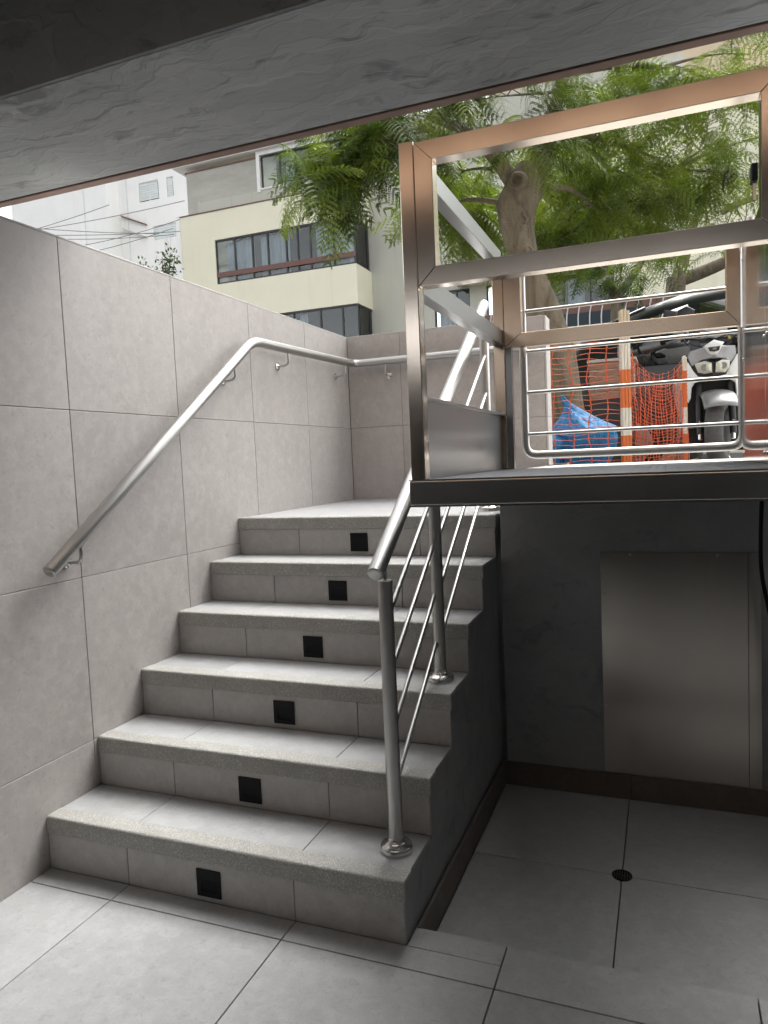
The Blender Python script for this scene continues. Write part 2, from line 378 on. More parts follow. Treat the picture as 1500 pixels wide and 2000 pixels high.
# ---------------------------------------------------------------- tiled walls
ZJ = [-0.239, 0.346, 0.931, 1.516, 2.1]
sw = thing('side_wall', (-0.08, 0.5, 0), 'tall grey tiled wall carrying the handrail along the left of the stairs', 'wall')
MB().box(-0.16, -0.012, -7.0, YB+0.15, -0.3, 2.086).build('core', MAT['grout'], sw)
YJ = cuts(-2.0, YB-0.0005, 0.2271, 0.5985)
for i in range(len(YJ)-1):
    for j in range(len(ZJ)-1):
        tile(sw, -0.0118, 0.0, YJ[i]+G*0.6, YJ[i+1]-G*0.6, max(ZJ[j], -0.012)+G*0.6, ZJ[j+1]-G*0.6, 'tile_wall')
    tile(sw, -0.17, 0.0005, YJ[i]+G*0.4, YJ[i+1]-G*0.4, 2.0995, 2.106, 'tile_edge', name='coping')
MB().box(-0.16, -0.0005, -7.0, -2.0-G, -0.012, 2.1).build('plain_end', MAT['tile_wall'], sw)
rw = thing('rear_wall', (0.64, YB+0.07, 0), 'low grey brown tiled wall closing the far end of the stair landing', 'wall')
MB().box(0.0, 1.263, YB+0.012, YB+0.14, 0.9, 2.088).build('core', MAT['grout'], rw)
RX = [0.0008, 0.362, 0.96, 1.262]; RZ = [LAND_Z-0.02, 1.516, 2.1]
for i in range(3):
    for j in range(2):
        tile(rw, RX[i]+G*0.6, RX[i+1]-G*0.6, YB, YB+0.0118, RZ[j]+G*0.6, RZ[j+1]-G*0.6, 'tile_rear_lit')
    tile(rw, RX[i]+G*0.4, RX[i+1]-G*0.4, YB-0.0005, YB+0.152, 2.0995, 2.106, 'tile_edge', name='coping')
for z0, z1 in ((UP_Z, 1.516), (1.516, 2.1055)):
    tile(rw, 1.2632, 1.2755, YB+0.0002, YB+0.152, z0+G*0.5, z1-G*0.5, 'tile_edge', name='end_tile')
MB().box(0.0, 1.263, YB+0.1402, YB+0.152, 0.9, 2.09).build('back_render', MAT['pavement'], rw)

# ---------------------------------------------------------------- building over the entrance
ZS = 2.32
cb = thing('ceiling_beam', (1, 0.1, ZS), 'wide dark grey trowelled plaster beam overhead with a brown edge strip', 'beam')
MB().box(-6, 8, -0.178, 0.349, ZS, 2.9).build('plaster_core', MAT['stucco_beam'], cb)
MB().box(-6, 8, -0.1905, -0.1785, ZS+0.001, 2.6).build('shaded_inner_face', MAT['stucco_beam_shaded'], cb)  # thin sheet, its darker colour stands for shade on the beam's near side
MB().box(-6, 8, 0.3495, 0.356, ZS+0.012, 2.9).build('shadow_gap', MAT['rubber_black'], cb)
MB().box(-6, 8, 0.3565, 0.394, ZS-0.003, 2.9).build('edge_strip', MAT['trim_brown'], cb, bevel=0.002)
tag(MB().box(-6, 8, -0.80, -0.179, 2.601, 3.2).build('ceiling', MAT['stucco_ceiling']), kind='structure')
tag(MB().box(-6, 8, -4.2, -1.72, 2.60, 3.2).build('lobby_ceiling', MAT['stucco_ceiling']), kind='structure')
tag(MB().box(-6, 8, -0.1785, 0.39, 2.9005, 3.6).build('facade_above', MAT['concrete_pale']), kind='structure')
ws = struct('added_pergola', (1, -1.6, 2.6))  # added unseen slats for a warm reflection in the lift and light on the floor
for i in range(6):
    yp = -0.86-i*0.15
    MB().box(-0.15, XR+0.15, yp-0.011, yp+0.011, 2.61, 2.76).build('added_slat', MAT['added_slat_wood'], ws)
for x in (-0.22, XR+0.16):
    MB().box(x, x+0.05, -1.719, -0.801, 2.60, 2.80).build('added_bearer', MAT['added_slat_wood'], ws)
tag(MB().prism([(-7.0, -0.3), (Y6-0.001, -0.3), (Y6-0.001, UP_Z), (0.38, UP_Z), (0.38, 2.599), (-7.0, 2.599)], 'x', XR, XR+0.2).build('right_wall', MAT['stucco_dark']), kind='structure')
tag(MB().box(-0.01, XR, -4.6, -4.4, -0.011, 2.31).build('added_lobby_wall', MAT['added_wall_dark']), kind='structure')  # added unseen dark wall, its height sets the gap that lets fill light in
tag(MB().box(-0.2, XR+0.2, -9.2, -9.0, -0.3, 2.4).build('added_court_wall', MAT['added_wall_pale']), kind='structure')  # added unseen pale wall of an open court that gives neutral fill

# ---------------------------------------------------------------- wall handrail
hr = thing('wall_handrail', (0.07, 0.8, 0.9), 'round brushed steel handrail on curved brackets along the tiled wall', 'handrail')
path = fillet([(0.07, 0.023, 0.985), (0.07, 1.335, 1.897), (0.07, 2.553, 1.922), (1.20, 2.553, 1.922)], 0.07)
d0 = (path[1]-path[0]).normalized()
rr_ = [0.0235]*len(path)
path = [path[0]-d0*0.006, path[0]-d0*0.003] + path; rr_ = [0.017, 0.0215] + rr_
MB().tube(path, rr_, 18).build('rail', MAT['steel_tube'], hr, True)
def rail_z(y): return 0.985+(y-0.023)*(1.897-0.985)/(1.335-0.023) if y < 1.335 else 1.897+(y-1.335)*0.0205
for y in (0.16, 1.17, 1.69, 2.41):
    z = rail_z(y)
    q = MB().tube(fillet([(0.07, y, z-0.02), (0.07, y, z-0.085), (0.004, y, z-0.085)], 0.06, 8), 0.006, 10)
    b = q.build('bracket', MAT['steel_tube'], hr, True)
    MB().lathe([(0.021, 0.0005), (0.021, 0.005), (0.012, 0.009)], (0, y, z-0.085), 18, 'x').build('flange', MAT['steel_flange'], b, True)
for x in (0.283, 1.136):
    z = 1.922
    q = MB().tube(fillet([(x, 2.553, z-0.02), (x, 2.553, z-0.085), (x, YB-0.004, z-0.085)], 0.06, 8), 0.006, 10)
    b = q.build('bracket', MAT['steel_tube'], hr, True)
    MB().lathe([(0.021, -0.0005), (0.021, -0.005), (0.012, -0.009)], (x, YB, z-0.085), 18, 'y').build('flange', MAT['steel_flange'], b, True)

# ---------------------------------------------------------------- stair railing
sr = thing('stair_railing', (1.175, 0.7, 0.175), 'round steel stair railing with posts and thin sloping rods on the open side', 'railing')
SL = (1.951-0.987)/(1.46-0.079)
hz = lambda y: 0.987+(y-0.079)*SL
dv = Vector((0, 1, SL)).normalized(); A = Vector((1.175, 0.079, hz(0.079))); B = Vector((1.175, 1.475, hz(1.475)))
MB().tube([A-dv*0.004, A-dv*0.002, A, B, B+dv*0.012, B+dv*0.019, B+dv*0.023], [0.016, 0.021, 0.0235, 0.0235, 0.0215, 0.015, 0.005], 20).build('handrail', MAT['steel_tube'], sr, True)
for y, z in ((0.148, R), (0.634, 3*R), (1.462, 6*R)):
    top = hz(y)-0.075
    p = MB().lathe([(0.021, z+0.01), (0.021, top-0.002), (0.019, top)], (1.175, y, 0), 20).build('post', MAT['steel_tube'], sr, True)
    MB().tube([(1.175, y, top-0.01), (1.175, y, hz(y)-0.015)], 0.0065, 10).build('pin', MAT['steel_flange'], p, True)
    MB().lathe([(0.047, z+0.0005), (0.047, z+0.014), (0.044, z+0.018), (0.033, z+0.022), (0.024, z+0.030), (0.0225, z+0.040)], (1.175, y, 0), 28).build('base_flange', MAT['steel_flange'], p, True)
for z2 in (1.17, 1.006, 0.838, 0.671):
    for ya, yb, dx in ((0.148, 0.634+0.012, -0.006), (0.634-0.004, 1.462+0.014, 0.004)):
        a = Vector((1.175+dx, ya, z2+(ya-0.634)*SL)); b = Vector((1.175+dx, yb, z2+(yb-0.634)*SL))
        MB().tube([a, b-dv*0.003, b, b+dv*0.003], [0.0072, 0.0072, 0.006, 0.003], 10).build('rod', MAT['steel_tube'], sr, True)

# ---------------------------------------------------------------- platform lift
lift = thing('platform_lift', (1.73, 0.65, 1.165), 'brushed steel wheelchair platform lift standing raised beside the stairs', 'platform lift')
LX0, LX1, LY0, LY1, LZ = 1.272, 2.185, 0.11, 1.222, 1.238
MB().box(LX0, LX1, LY0, LY1, 1.170, LZ-0.003).build('platform_skirt', MAT['steel_frame'], lift, bevel=0.0025, seg=2)
MB().box(LX0+0.002, LX1-0.002, LY0-0.001, LY1-0.002, 1.1655, 1.1695).build('bottom_edge', MAT['steel_flange'], lift)
MB().box(LX0+0.004, LX1-0.004, LY0+0.004, LY1-0.004, LZ-0.0028, LZ).build('deck', MAT['deck'], lift)
MB().box(LX0, LX1, LY0-0.0005, LY0+0.0035, LZ-0.0028, LZ+0.001).build('edge_trim', MAT['steel_flange'], lift)
def frame_ring(x0, x1, z0, z1, wl, wr, wb, wt, y0, y1):
    """mitred rectangular box-section frame: four members"""
    o = [(x0, z0), (x1, z0), (x1, z1), (x0, z1)]; i = [(x0+wl, z0+wb), (x1-wr, z0+wb), (x1-wr, z1-wt), (x0+wl, z1-wt)]
    res = []
    for k in range(4):
        j = (k+1) % 4; g = 0.0004
        res.append(MB().prism([o[k], o[j], i[j], i[k]], 'y', y0, y1))
    return res
fg = frame_ring(1.3205, 2.168, 1.741, 2.105, 0.0485, 0.052, 0.0475, 0.050, LY0-0.002, LY0+0.040)
for q, nm in zip(fg, ('gate_bottom_rail', 'gate_right_stile', 'gate_top_rail', 'gate_left_stile')):
    q.build(nm, MAT['steel_warm_reflect'], lift, bevel=0.0014)
MB().box(1.279, 1.3185, LY0, LY0+0.042, LZ+0.0005, 2.112).build('front_post', MAT['steel_warm_reflect'], lift, bevel=0.002)
MB().box(2.170, 2.205, LY0, LY0+0.042, LZ+0.0005, 2.112).build('front_post', MAT['steel_warm_reflect'], lift, bevel=0.002)
MB().box(1.279, 1.3215, LY1-0.043, LY1-0.003, LZ+0.0005, 2.076).build('rear_post', MAT['steel_rear_reflect'], lift, bevel=0.002)
for z0, z1, nm in ((2.045, 2.100, 'side_top_rail'), (1.732, 1.790, 'side_middle_rail')):
    MB().box(1.2795, 1.3195, LY0+0.043, LY1-0.044, z0, z1).build(nm, MAT['steel_side'], lift, bevel=0.0015)
kp = MB().box(1.296, 1.302, LY0+0.043, LY1-0.044, LZ+0.001, 1.452).build('kick_panel', MAT['steel_side'], lift)
MB().box(1.285, 1.3175, LY0+0.043, LY1-0.044, 1.4525, 1.462).build('top_lip', MAT['steel_side'], kp, bevel=0.001)
MB().box(1.3022, 1.3185, LY0+0.0425, LY0+0.047, LZ+0.001, 1.731).build('inner_flange', MAT['steel_side'], lift)
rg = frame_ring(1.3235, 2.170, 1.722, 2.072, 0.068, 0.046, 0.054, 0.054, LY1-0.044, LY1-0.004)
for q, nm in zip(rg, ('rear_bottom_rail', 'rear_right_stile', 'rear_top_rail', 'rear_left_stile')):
    q.build(nm, MAT['steel_rear_reflect'], lift, bevel=0.0014)
MB().box(1.3235, 1.348, LY1-0.040, LY1-0.008, LZ+0.0005, 1.7215).build('rear_channel', MAT['steel_side'], lift, bevel=0.001)
for ya, yb in ((LY0+0.043, 0.588), (0.592, LY1-0.003)):
    mp = MB().box(2.1785, 2.1845, ya, yb, LZ+0.0005, 1.985).build('wall_panel', MAT['steel_mirror'], lift, bevel=0.0008)
    for z in (1.27, 1.60, 1.95):
        for y in ((ya+0.03, yb-0.03) if yb > 1 else (yb-0.03,)):
            MB().lathe([(0.005, 0), (0.005, -0.0015), (0.003, -0.003)], (2.1784, y, z), 12, 'x').build('screw', MAT['steel_flange'], mp, True)
MB().box(2.186, 2.40, LY0+0.02, LY1-0.003, 1.171, 1.98).build('mast_housing', MAT['stucco_dark'], lift)
MB().tube([(2.1735, LY1+0.012, 1.72), (2.1735, LY1+0.012, 2.10)], 0.008, 10).build('hinge_pin', MAT['steel_flange'], lift, True)

sb = MB().box(2.150, 2.168, 0.62, 0.665, 2.035, 2.085).build('limit_switch', MAT['plastic_black'], lift, bevel=0.003)
MB().box(2.155, 2.163, 0.635, 0.65, 1.985, 2.0345).build('switch_arm', MAT['steel_flange'], sb)

# tube gate at the edge of the upper landing
tg = thing('tube_gate', (1.77, 1.262, UP_Z), 'round tube steel gate with thin horizontal rods behind the lift platform', 'gate')
gy = 1.262; x0, x1, z0, z1 = 1.381, 2.184, 1.291, 2.045
ring = fillet([((x0+x1)/2, gy, z0), (x1, gy, z0), (x1, gy, z1), (x0, gy, z1), (x0, gy, z0), ((x0+x1)/2, gy, z0)], 0.05, 6)
MB().tube(ring[:-1], 0.0165, 14, closed=True).build('tube_frame', MAT['steel_tube'], tg, True)
for z in (1.377, 1.546, 1.712, 1.872):
    MB().tube([(x0+0.01, gy, z), (x1-0.01, gy, z)], 0.0066, 10).build('rod', MAT['steel_tube'], tg, True)
MB().tube([(2.215, gy+0.03, UP_Z+0.0005), (2.215, gy+0.03, 2.12)], 0.012, 12).build('hinge_post', MAT['steel_tube'], tg, True)
for z in (1.45, 1.95):
    MB().lathe([(0.019, z-0.02), (0.019, z+0.02)], (2.215, gy+0.03, 0), 14).build('hinge', MAT['steel_flange'], tg, True)

plain('frame_metal', (0.06, 0.058, 0.055), 0.45, metal=0.6)
# pit: access panel, cable, drain, bolt
ap = thing('access_panel', (1.92, Y6, 0), 'large brushed steel sheet screwed to the dark pit wall', 'access panel')
n, mz = 14, 10; q = MB(); pv = []
def warp(u, w): return -0.004-0.006*math.sin(math.pi*u)*math.sin(math.pi*w)*(0.5+0.5*math.sin(5*u+2*w))-0.004*max(0, u-0.85)/0.15
for lay in (0, 1):
    for i in range(n+1):
        for j in range(mz+1):
            u, w = i/n, j/mz; pv.append((1.668+u*0.523+0.004*w*0, Y6-0.0015+(warp(u, w) if lay else 0), 0.003+w*0.895))
N1 = (n+1)*(mz+1); pf = []
for i in range(n):
    for j in range(mz):
        a = i*(mz+1)+j; qd = (a, a+mz+1, a+mz+2, a+1); pf.append(tuple(k+N1 for k in qd)); pf.append(qd[::-1])
for i in range(n):
    for j in (0, mz): a = i*(mz+1)+j; pf.append((a, a+mz+1, a+mz+1+N1, a+N1))
for j in range(mz):
    for i in (0, n): a = i*(mz+1)+j; pf.append((a, a+1, a+1+N1, a+N1))
q.add(pv, pf).build('sheet', MAT['steel_panel'], ap, True)
MB().box(2.193, 2.235, Y6-0.012, Y6-0.0015, 0.003, 0.898).build('folded_edge', MAT['steel_panel'], ap)
for x, z in ((1.781, 0.887), (2.091, 0.887), (1.677, 0.724), (1.679, 0.282)):
    MB().lathe([(0.0045, -0.003), (0.0045, -0.0085), (0.0025, -0.010)], (x, Y6, z), 12, 'y').build('screw', MAT['steel_flange'], ap, True)
cabp = fillet([(2.205, 0.9, 1.169), (2.198, 0.9, 1.0), (2.199, 0.9, 0.87), (2.225, 0.905, 0.74), (2.26, 0.92, 0.5), (2.262, 0.93, 0.2), (2.25, 0.95, PIT_Z+0.01)], 0.08, 5)
tag(MB().tube(cabp, 0.0065, 10).build('hanging_cable', MAT['rubber_black'], None, True), 'thick black cable hanging below the lift at the right edge', 'cable')
dr = thing('floor_drain', (1.761, 0.668, PIT_Z), 'small round dark drain grate where four pit floor tiles meet', 'drain')
MB().lathe([(0.032, PIT_Z+0.0003), (0.032, PIT_Z+0.0012), (0.0005, PIT_Z+0.0013)], (1.761, 0.668, 0), 28).build('drain_pan', MAT['rubber_black'], dr, True)
ringp = [(1.761+0.0305*math.cos(a), 0.668+0.0305*math.sin(a), PIT_Z+0.0022) for a in [i*math.pi/16 for i in range(32)]]
MB().tube(ringp, 0.002, 6, closed=True).build('rim', MAT['plastic_black'], dr, True)
for i in range(-3, 4):
    xx = i*0.008; h = math.sqrt(0.029**2-xx**2)
    MB().box(1.761+xx-0.0013, 1.761+xx+0.0013, 0.668-h, 0.668+h, PIT_Z+0.0014, PIT_Z+0.003).build('grate_bar', MAT['frame_metal'], dr)
MB().box(1.761-0.028, 1.761+0.028, 0.668-0.0012, 0.668+0.0012, PIT_Z+0.0014, PIT_Z+0.0028).build('grate_bar', MAT['frame_metal'], dr)
tag(MB().lathe([(0.006, 0), (0.006, -0.004), (0.003, -0.012), (0.0005, -0.013)], (1.285, Y6, 0.09), 12, 'y').build('wall_bolt', MAT['steel_flange'], None, True), 'tiny steel bolt low in the corner of the dark pit wall', 'bolt')
# ================================================================ street: materials
def paint(name, col, streak=0.25):
    """weathered render: faint blotches and rain streaks running down"""
    t = NT(name); v = t.pos(); b = t.noise(v, 0.7, 5, 0.6)
    c = t.ramp(b, [(0.3, tuple(k*0.94 for k in col)), (0.7, col)])
    c = t.mix(t.ramp(t.noise(t.mapv(v, (2.2, 2.2, 0.12)), 1.5, 5, 0.65, 0.4), [(0.52, 0.0), (0.75, streak)]), c, tuple(k*0.72 for k in col))
    t.done(Base_Color=c, Roughness=0.85, Normal=t.bump(t.noise(v, 30, 4), 0.2, 0.004))
paint('paint_cream', (0.80, 0.772, 0.615), 0.30); paint('paint_white', (0.86, 0.86, 0.85), 0.2); paint('paint_grey', (0.50, 0.50, 0.44), 0.45)
t = NT('concrete_raw'); v = t.pos()
c = t.ramp(t.noise(t.mapv(v, (0.4, 0.4, 1.2)), 1.2, 6, 0.65), [(0.3, (0.34, 0.335, 0.30)), (0.7, (0.52, 0.51, 0.46))])
t.done(Base_Color=c, Roughness=0.9)
plain('paint_tan', (0.55, 0.45, 0.32), 0.8, var=0.1, scale=0.8)
plain('terracotta', (0.15, 0.075, 0.06), 0.6)
plain('frame_dark', (0.03, 0.03, 0.032), 0.45)
plain('frame_white', (0.75, 0.75, 0.74), 0.5)
plain('room_dark', (0.05, 0.05, 0.05), 0.9)
plain('curtain', (0.72, 0.75, 0.78), 0.9, var=0.1, scale=3)
plain('blind', (0.66, 0.70, 0.70), 0.8, var=0.08)
t = NT('glass_pane')
gl = t.n('BsdfGlossy', {'Color': (1, 1, 1, 1), 'Roughness': 0.02}); tr = t.n('BsdfTransparent', {'Color': (0.78, 0.83, 0.85, 1)})
fr = t.n('Fresnel', {'IOR': 1.5}); mx = t.n('MixShader'); t.set(mx, 0, fr.outputs[0]); t.t.links.new(tr.outputs[0], mx.inputs[1]); t.t.links.new(gl.outputs[0], mx.inputs[2])
t.t.links.new(mx.outputs[0], t.out.inputs[0])
plain('cable_black', (0.16, 0.16, 0.16), 0.6)
plain('brick_red', (0.36, 0.19, 0.13), 0.85, var=0.22, scale=14, bump=0.4)

def windows(parent, x0, x1, z0, z1, y, xs, curt=(), transom=None, fw=0.05, fm='frame_dark', blind=False):
    """a real opening: frame, panes between the mullions xs, curtains hung behind"""
    q = MB(); q.box(x0, x1, y+0.04, y+0.12, z0, z0+fw); q.box(x0, x1, y+0.04, y+0.12, z1-fw, z1)
    ed = [x0]+list(xs)+[x1]
    for e in ed: q.box(max(x0, e-fw/2), min(x1, e+fw/2), y+0.0405, y+0.1195, z0+fw+0.001, z1-fw-0.001)
    w = q.build('window', MAT[fm], parent)
    for a, b in zip(ed[:-1], ed[1:]):
        MB().box(a+fw/2+0.002, b-fw/2-0.002, y+0.075, y+0.083, z0+fw+0.002, z1-fw-0.002).build('pane', MAT['glass_pane'], w)
    if transom is not None: MB().box(x0, x1, y+0.015, y+0.038, transom-0.085, transom+0.085).build('transom', MAT['terracotta'], w)
    for a, b in curt:
        n = max(8, int((b-a)*22)); pts = [(a+(b-a)*i/n, y+0.30+0.035*math.sin(i*1.9)+0.015*math.sin(i*0.7)) for i in range(n+1)]
        c = MB(); v = [(px, py, z) for z in (z0+0.02, z1-0.05) for px, py in pts]
        c.add(v, [(i, i+1, n+2+i, n+1+i) for i in range(n)]); c.build('curtain', MAT['curtain'], w, True)
    if blind:
        k = int((z1-z0)/0.11)
        for i in range(k-1 if blind == 1 else k):
            MB().box(x0+fw, x1-fw, y+0.02, y+0.038, z1-0.06-(i+1)*0.11+0.012, z1-0.06-i*0.11).build('blind_slat', MAT['blind'], w)
    r = MB(); r.box(x0+0.01, x1-0.01, y+1.1, y+1.2, z0-0.3, z1+0.3); r.box(x0+0.01, x1-0.01, y+0.25, y+1.1, z0-0.35, z0-0.3); r.box(x0+0.01, x1-0.01, y+0.45, y+1.1, z1+0.3, z1+0.35)
    r.build('room', MAT['room_dark'], w); return w

# ---------------------------------------------------------------- cream apartment block
cbk = thing('apartment_building', (-10.5, 21, 1.1), 'cream apartment building with a wide curtained window band and grey top floor', 'building')
y = 20.0
q = MB()
q.box(-14.0, -12.51, y, y+0.24, 1.1, 10.17); q.box(-12.51, -7.22, y, y+0.24, 9.20, 10.17)
q.box(-12.51, -7.22, y, y+0.24, 6.43, 7.69); q.box(-12.51, -10.9, y, y+0.24, 1.1, 6.43); q.box(-10.9, -7.22, y, y+0.24, 1.1, 4.9)
q.box(-7.46, -7.22, y+0.24, y+1.3, 6.43, 7.69); q.box(-7.46, -7.22, y+0.24, y+1.3, 9.20, 10.17); q.box(-7.46, -7.22, y+0.24, y+1.3, 1.1, 4.9)
q.box(-14.0, -13.76, y+0.24, y+8, 1.1, 10.17); q.box(-13.76, -7.46, y+0.24, y+8, 9.9, 10.0)
q.build('facade', MAT['paint_cream'], cbk)
MB().box(-14.06, -13.9, y-0.03, y-0.002, 1.1, 10.2).build('downpipe', MAT['paint_white'], cbk)
MB().box(-14.02, -7.20, y-0.02, y+0.3, 10.171, 10.21).build('ledge', MAT['terracotta'], cbk)
windows(cbk, -12.508, -7.24, 7.70, 9.19, y, (-11.75, -11.05, -10.45, -9.75, -9.32, -8.85, -8.0), ((-12.25, -11.1), (-10.85, -9.75), (-8.75, -7.4)), 8.0)
windows(cbk, -10.89, -7.24, 4.91, 6.42, y, (-9.6, -8.6, -7.8), ((-9.5, -9.2), (-10.8, -9.9)), None)
for z0, z1 in ((7.70, 9.19), (4.91, 6.42)):
    p = MB().box(-7.30, -7.26, y+0.25, y+1.29, z0, z0+0.05).box(-7.30, -7.26, y+0.25, y+0.30, z0+0.05, z1-0.05).box(-7.30, -7.26, y+0.25, y+1.29, z1-0.05, z1).build('corner_window', MAT['frame_dark'], cbk)
    MB().box(-7.285, -7.277, y+0.25, y+1.29, z0+0.051, z1-0.051).build('pane', MAT['glass_pane'], p)
q = MB(); q.box(-13.75, -10.85, y+0.32, y+0.55, 10.22, 11.75); q.box(-10.85, -7.3, y+0.32, y+0.55, 10.22, 10.68); q.box(-13.75, -13.5, y+0.55, y+6, 10.22, 11.75)
q.build('top_floor_wall', MAT['concrete_raw'], cbk)
MB().box(-13.3, -13.18, y+0.26, y+0.318, 10.22, 10.72).box(-13.18, -7.3, y+0.26, y+0.318, 10.22, 10.66).build('plaster_band', MAT['paint_grey'], cbk)
MB().box(-14.2, -7.2, y+0.1, y+6, 11.95, 12.25).build('roof', MAT['paint_white'], cbk)
MB().box(-13.8, -10.8, y+0.30, y+0.56, 11.752, 11.80).build('parapet_cap', MAT['terracotta'], cbk)
MB().box(-10.848, -10.72, y+0.24, y+0.318, 10.60, 11.95).box(-10.72, -7.3, y+0.24, y+0.318, 11.80, 11.95).box(-10.72, -7.3, y+0.24, y+0.316, 10.665, 10.72).build('white_surround', MAT['frame_white'], cbk)
windows(cbk, -10.71, -7.3, 10.72, 11.80, y+0.30, (-10.0, -9.4, -8.9, -8.1), ((-9.9, -9.5),), None, 0.04)

# ---------------------------------------------------------------- grey block to its right
gbk = thing('grey_building', (-3, 22, 1.1), 'grey rendered building with dark ground floor windows behind the tree', 'building')
y = 21.3
q = MB(); q.box(-7.9, -5.05, y+0.01, y+0.3, 1.1, 12.5); q.box(-5.05, 2.6, y, y+0.3, 6.75, 12.5); q.box(-5.05, 2.6, y, y+0.3, 1.1, 5.0)
q.box(-3.85, -3.30, y, y+0.3, 5.0, 6.75); q.box(-1.75, -1.45, y, y+0.3, 5.0, 6.75)
q.build('facade', MAT['paint_grey'], gbk)
windows(gbk, -5.045, -3.855, 5.005, 6.745, y, (-4.3,), ((-4.95, -4.35),))
windows(gbk, -3.295, -1.755, 5.005, 6.745, y, (-2.5,), ())
windows(gbk, -1.445, 2.59, 5.005, 6.745, y, (-0.9, -0.1, 0.9, 1.8), ((-0.8, -0.3),))
MB().box(-4.2, 2.0, y-0.8, y-0.002, 6.80, 7.05).build('canopy', MAT['paint_cream'], gbk)
MB().box(-1.2, 1.2, y-0.4, y-0.002, 4.0, 4.9).build('planter_band', MAT['terracotta'], gbk)

# ---------------------------------------------------------------- cream block at the right, tan block above
rbk = thing('pale_building', (5, 19, 1.1), 'pale cream building wall at the right behind bare branches', 'building')
y = 18.6
MB().box(0.75, 9.5, y, y+6, 1.1, 9.6).build('facade', MAT['paint_cream'], rbk)
MB().box(0.70, 9.6, y-0.05, y+6.1, 9.605, 9.8).build('parapet_cap', MAT['paint_white'], rbk)
windows(rbk, 6.6, 8.6, 5.0, 6.6, y-0.15, (7.6,), ((6.7, 7.4),))
tbk = thing('tan_building', (1, 28, 1.1), 'tan building with long balcony slabs high behind the tree crown', 'building')
y = 27.0
MB().box(-4.0, 8.0, y+1.2, y+7, 1.1, 22).build('facade', MAT['paint_tan'], tbk)
for z in (11.6, 14.3, 17.0, 19.7):
    b = MB().box(-4.2, 8.2, y, y+1.199, z, z+0.22).build('balcony_slab', MAT['paint_tan'], tbk)
    MB().box(-4.2, 8.2, y, y+0.12, z+0.221, z+1.05).build('balcony_wall', MAT['paint_tan'], b)
for z in (12.0, 14.7, 17.4):
    for x in (-3.0, 0.2, 3.4):
        w = MB().box(x, x+2.2, y+1.12, y+1.198, z, z+1.9).build('window', MAT['frame_dark'], tbk)
        MB().box(x+0.08, x+1.08, y+1.10, y+1.118, z+0.08, z+1.82).build('pane', MAT['glass_pane'], w)
        MB().box(x+1.14, x+2.12, y+1.10, y+1.118, z+0.08, z+1.82).build('pane', MAT['glass_pane'], w)

# ---------------------------------------------------------------- white building at the left
wbk = thing('white_building', (-22, 28, 1.1), 'tall bright white building at the far left with small barred windows', 'building')
y = 26.0
MB().box(-28.3, -22.35, y, y+9, 1.1, 17.5).build('front_block', MAT['paint_white'], wbk)
q = MB(); yy = 26.9
q.box(-22.348, -17.0, yy, yy+0.3, 1.1, 12.2); q.box(-22.348, -20.45, yy, yy+0.3, 12.2, 12.86); q.box(-19.1, -17.0, yy, yy+0.3, 12.2, 12.86)
q.box(-22.348, -17.0, yy, yy+0.3, 12.86, 14.05); q.box(-22.348, -21.15, yy, yy+0.3, 14.05, 14.95); q.box(-20.02, -19.55, yy, yy+0.3, 14.05, 14.95); q.box(-19.18, -17.0, yy, yy+0.3, 14.05, 14.95)
q.box(-22.348, -17.0, yy, yy+0.3, 14.95, 18.5)
q.build('set_back_wall', MAT['paint_white'], wbk)
windows(wbk, -21.145, -20.025, 14.055, 14.945, yy, (-20.58,), (), None, 0.04, 'frame_white', 1)
windows(wbk, -19.545, -19.185, 14.055, 14.945, yy, (), (), None, 0.04, 'frame_white', 2)
windows(wbk, -20.445, -19.105, 12.205, 12.855, yy, (-19.85, -19.35), (), None, 0.04, 'frame_white', 2)
for a, b in (((-22.2, 13.55), (-20.8, 12.95)), ((-22.15, 12.95), (-20.8, 12.35))):
    MB().prism([a, b, (b[0], b[1]+0.06), (a[0], a[1]+0.06)], 'y', yy-0.16, yy-0.002).build('sloping_ledge', MAT['terracotta'] if a[1] > 13 else MAT['concrete_pale'], wbk)
for x in (-19.86, -19.72, -19.55):
    MB().tube([(x, yy-0.03, 9.0), (x+0.03, yy-0.03, 12.2)], 0.022, 6).build('drain_pipe', MAT['frame_white'], wbk, True)
for x in (-21.9, -23.7):
    MB().box(x, x+0.05, (yy if x > -22 else y)-0.02, (yy if x > -22 else y)-0.002, 1.1, 17).build('render_joint', MAT['blind'], wbk)

# ---------------------------------------------------------------- overhead cables in front of the white building
cabs = [((20, 446), (347, 394), 12, 'uppermost thin cable rising to the grey top floor'), ((60, 447), (207, 402), 4, 'faint cable slanting up to the white wall corner'),
        ((60, 452), (340, 452), 8, 'nearly level cable meeting the small teal window'), ((60, 470), (340, 430), 26, 'sagging cable curving up to the cream corner'),
        ((60, 440), (300, 456), 6, 'cable sloping down towards the right'), ((150, 492), (330, 448), 8, 'lowest cable climbing from the wall top'),
        ((90, 458), (330, 458), 10, 'middle cable bunched with the others')]
for (a, b, sag, lab) in cabs:
    A = px_point(*a, 24.0 + random.uniform(-.3, .3)); B = px_point(*b, 23.2 + random.uniform(-.3, .3)); D = (B-A)
    A = A-D*0.6; B = B+D*0.04; sg = sag*24/1398*1.5
    pts = [A.lerp(B, i/24)-Vector((0, 0, sg*4*(i/24)*(1-i/24)*0.6)) for i in range(25)]
    tag(MB().tube(pts, 0.011, 6).build('overhead_cable', MAT['cable_black'], None, True), lab+', left of the cream building', 'cable', 'overhead cables across the white building')

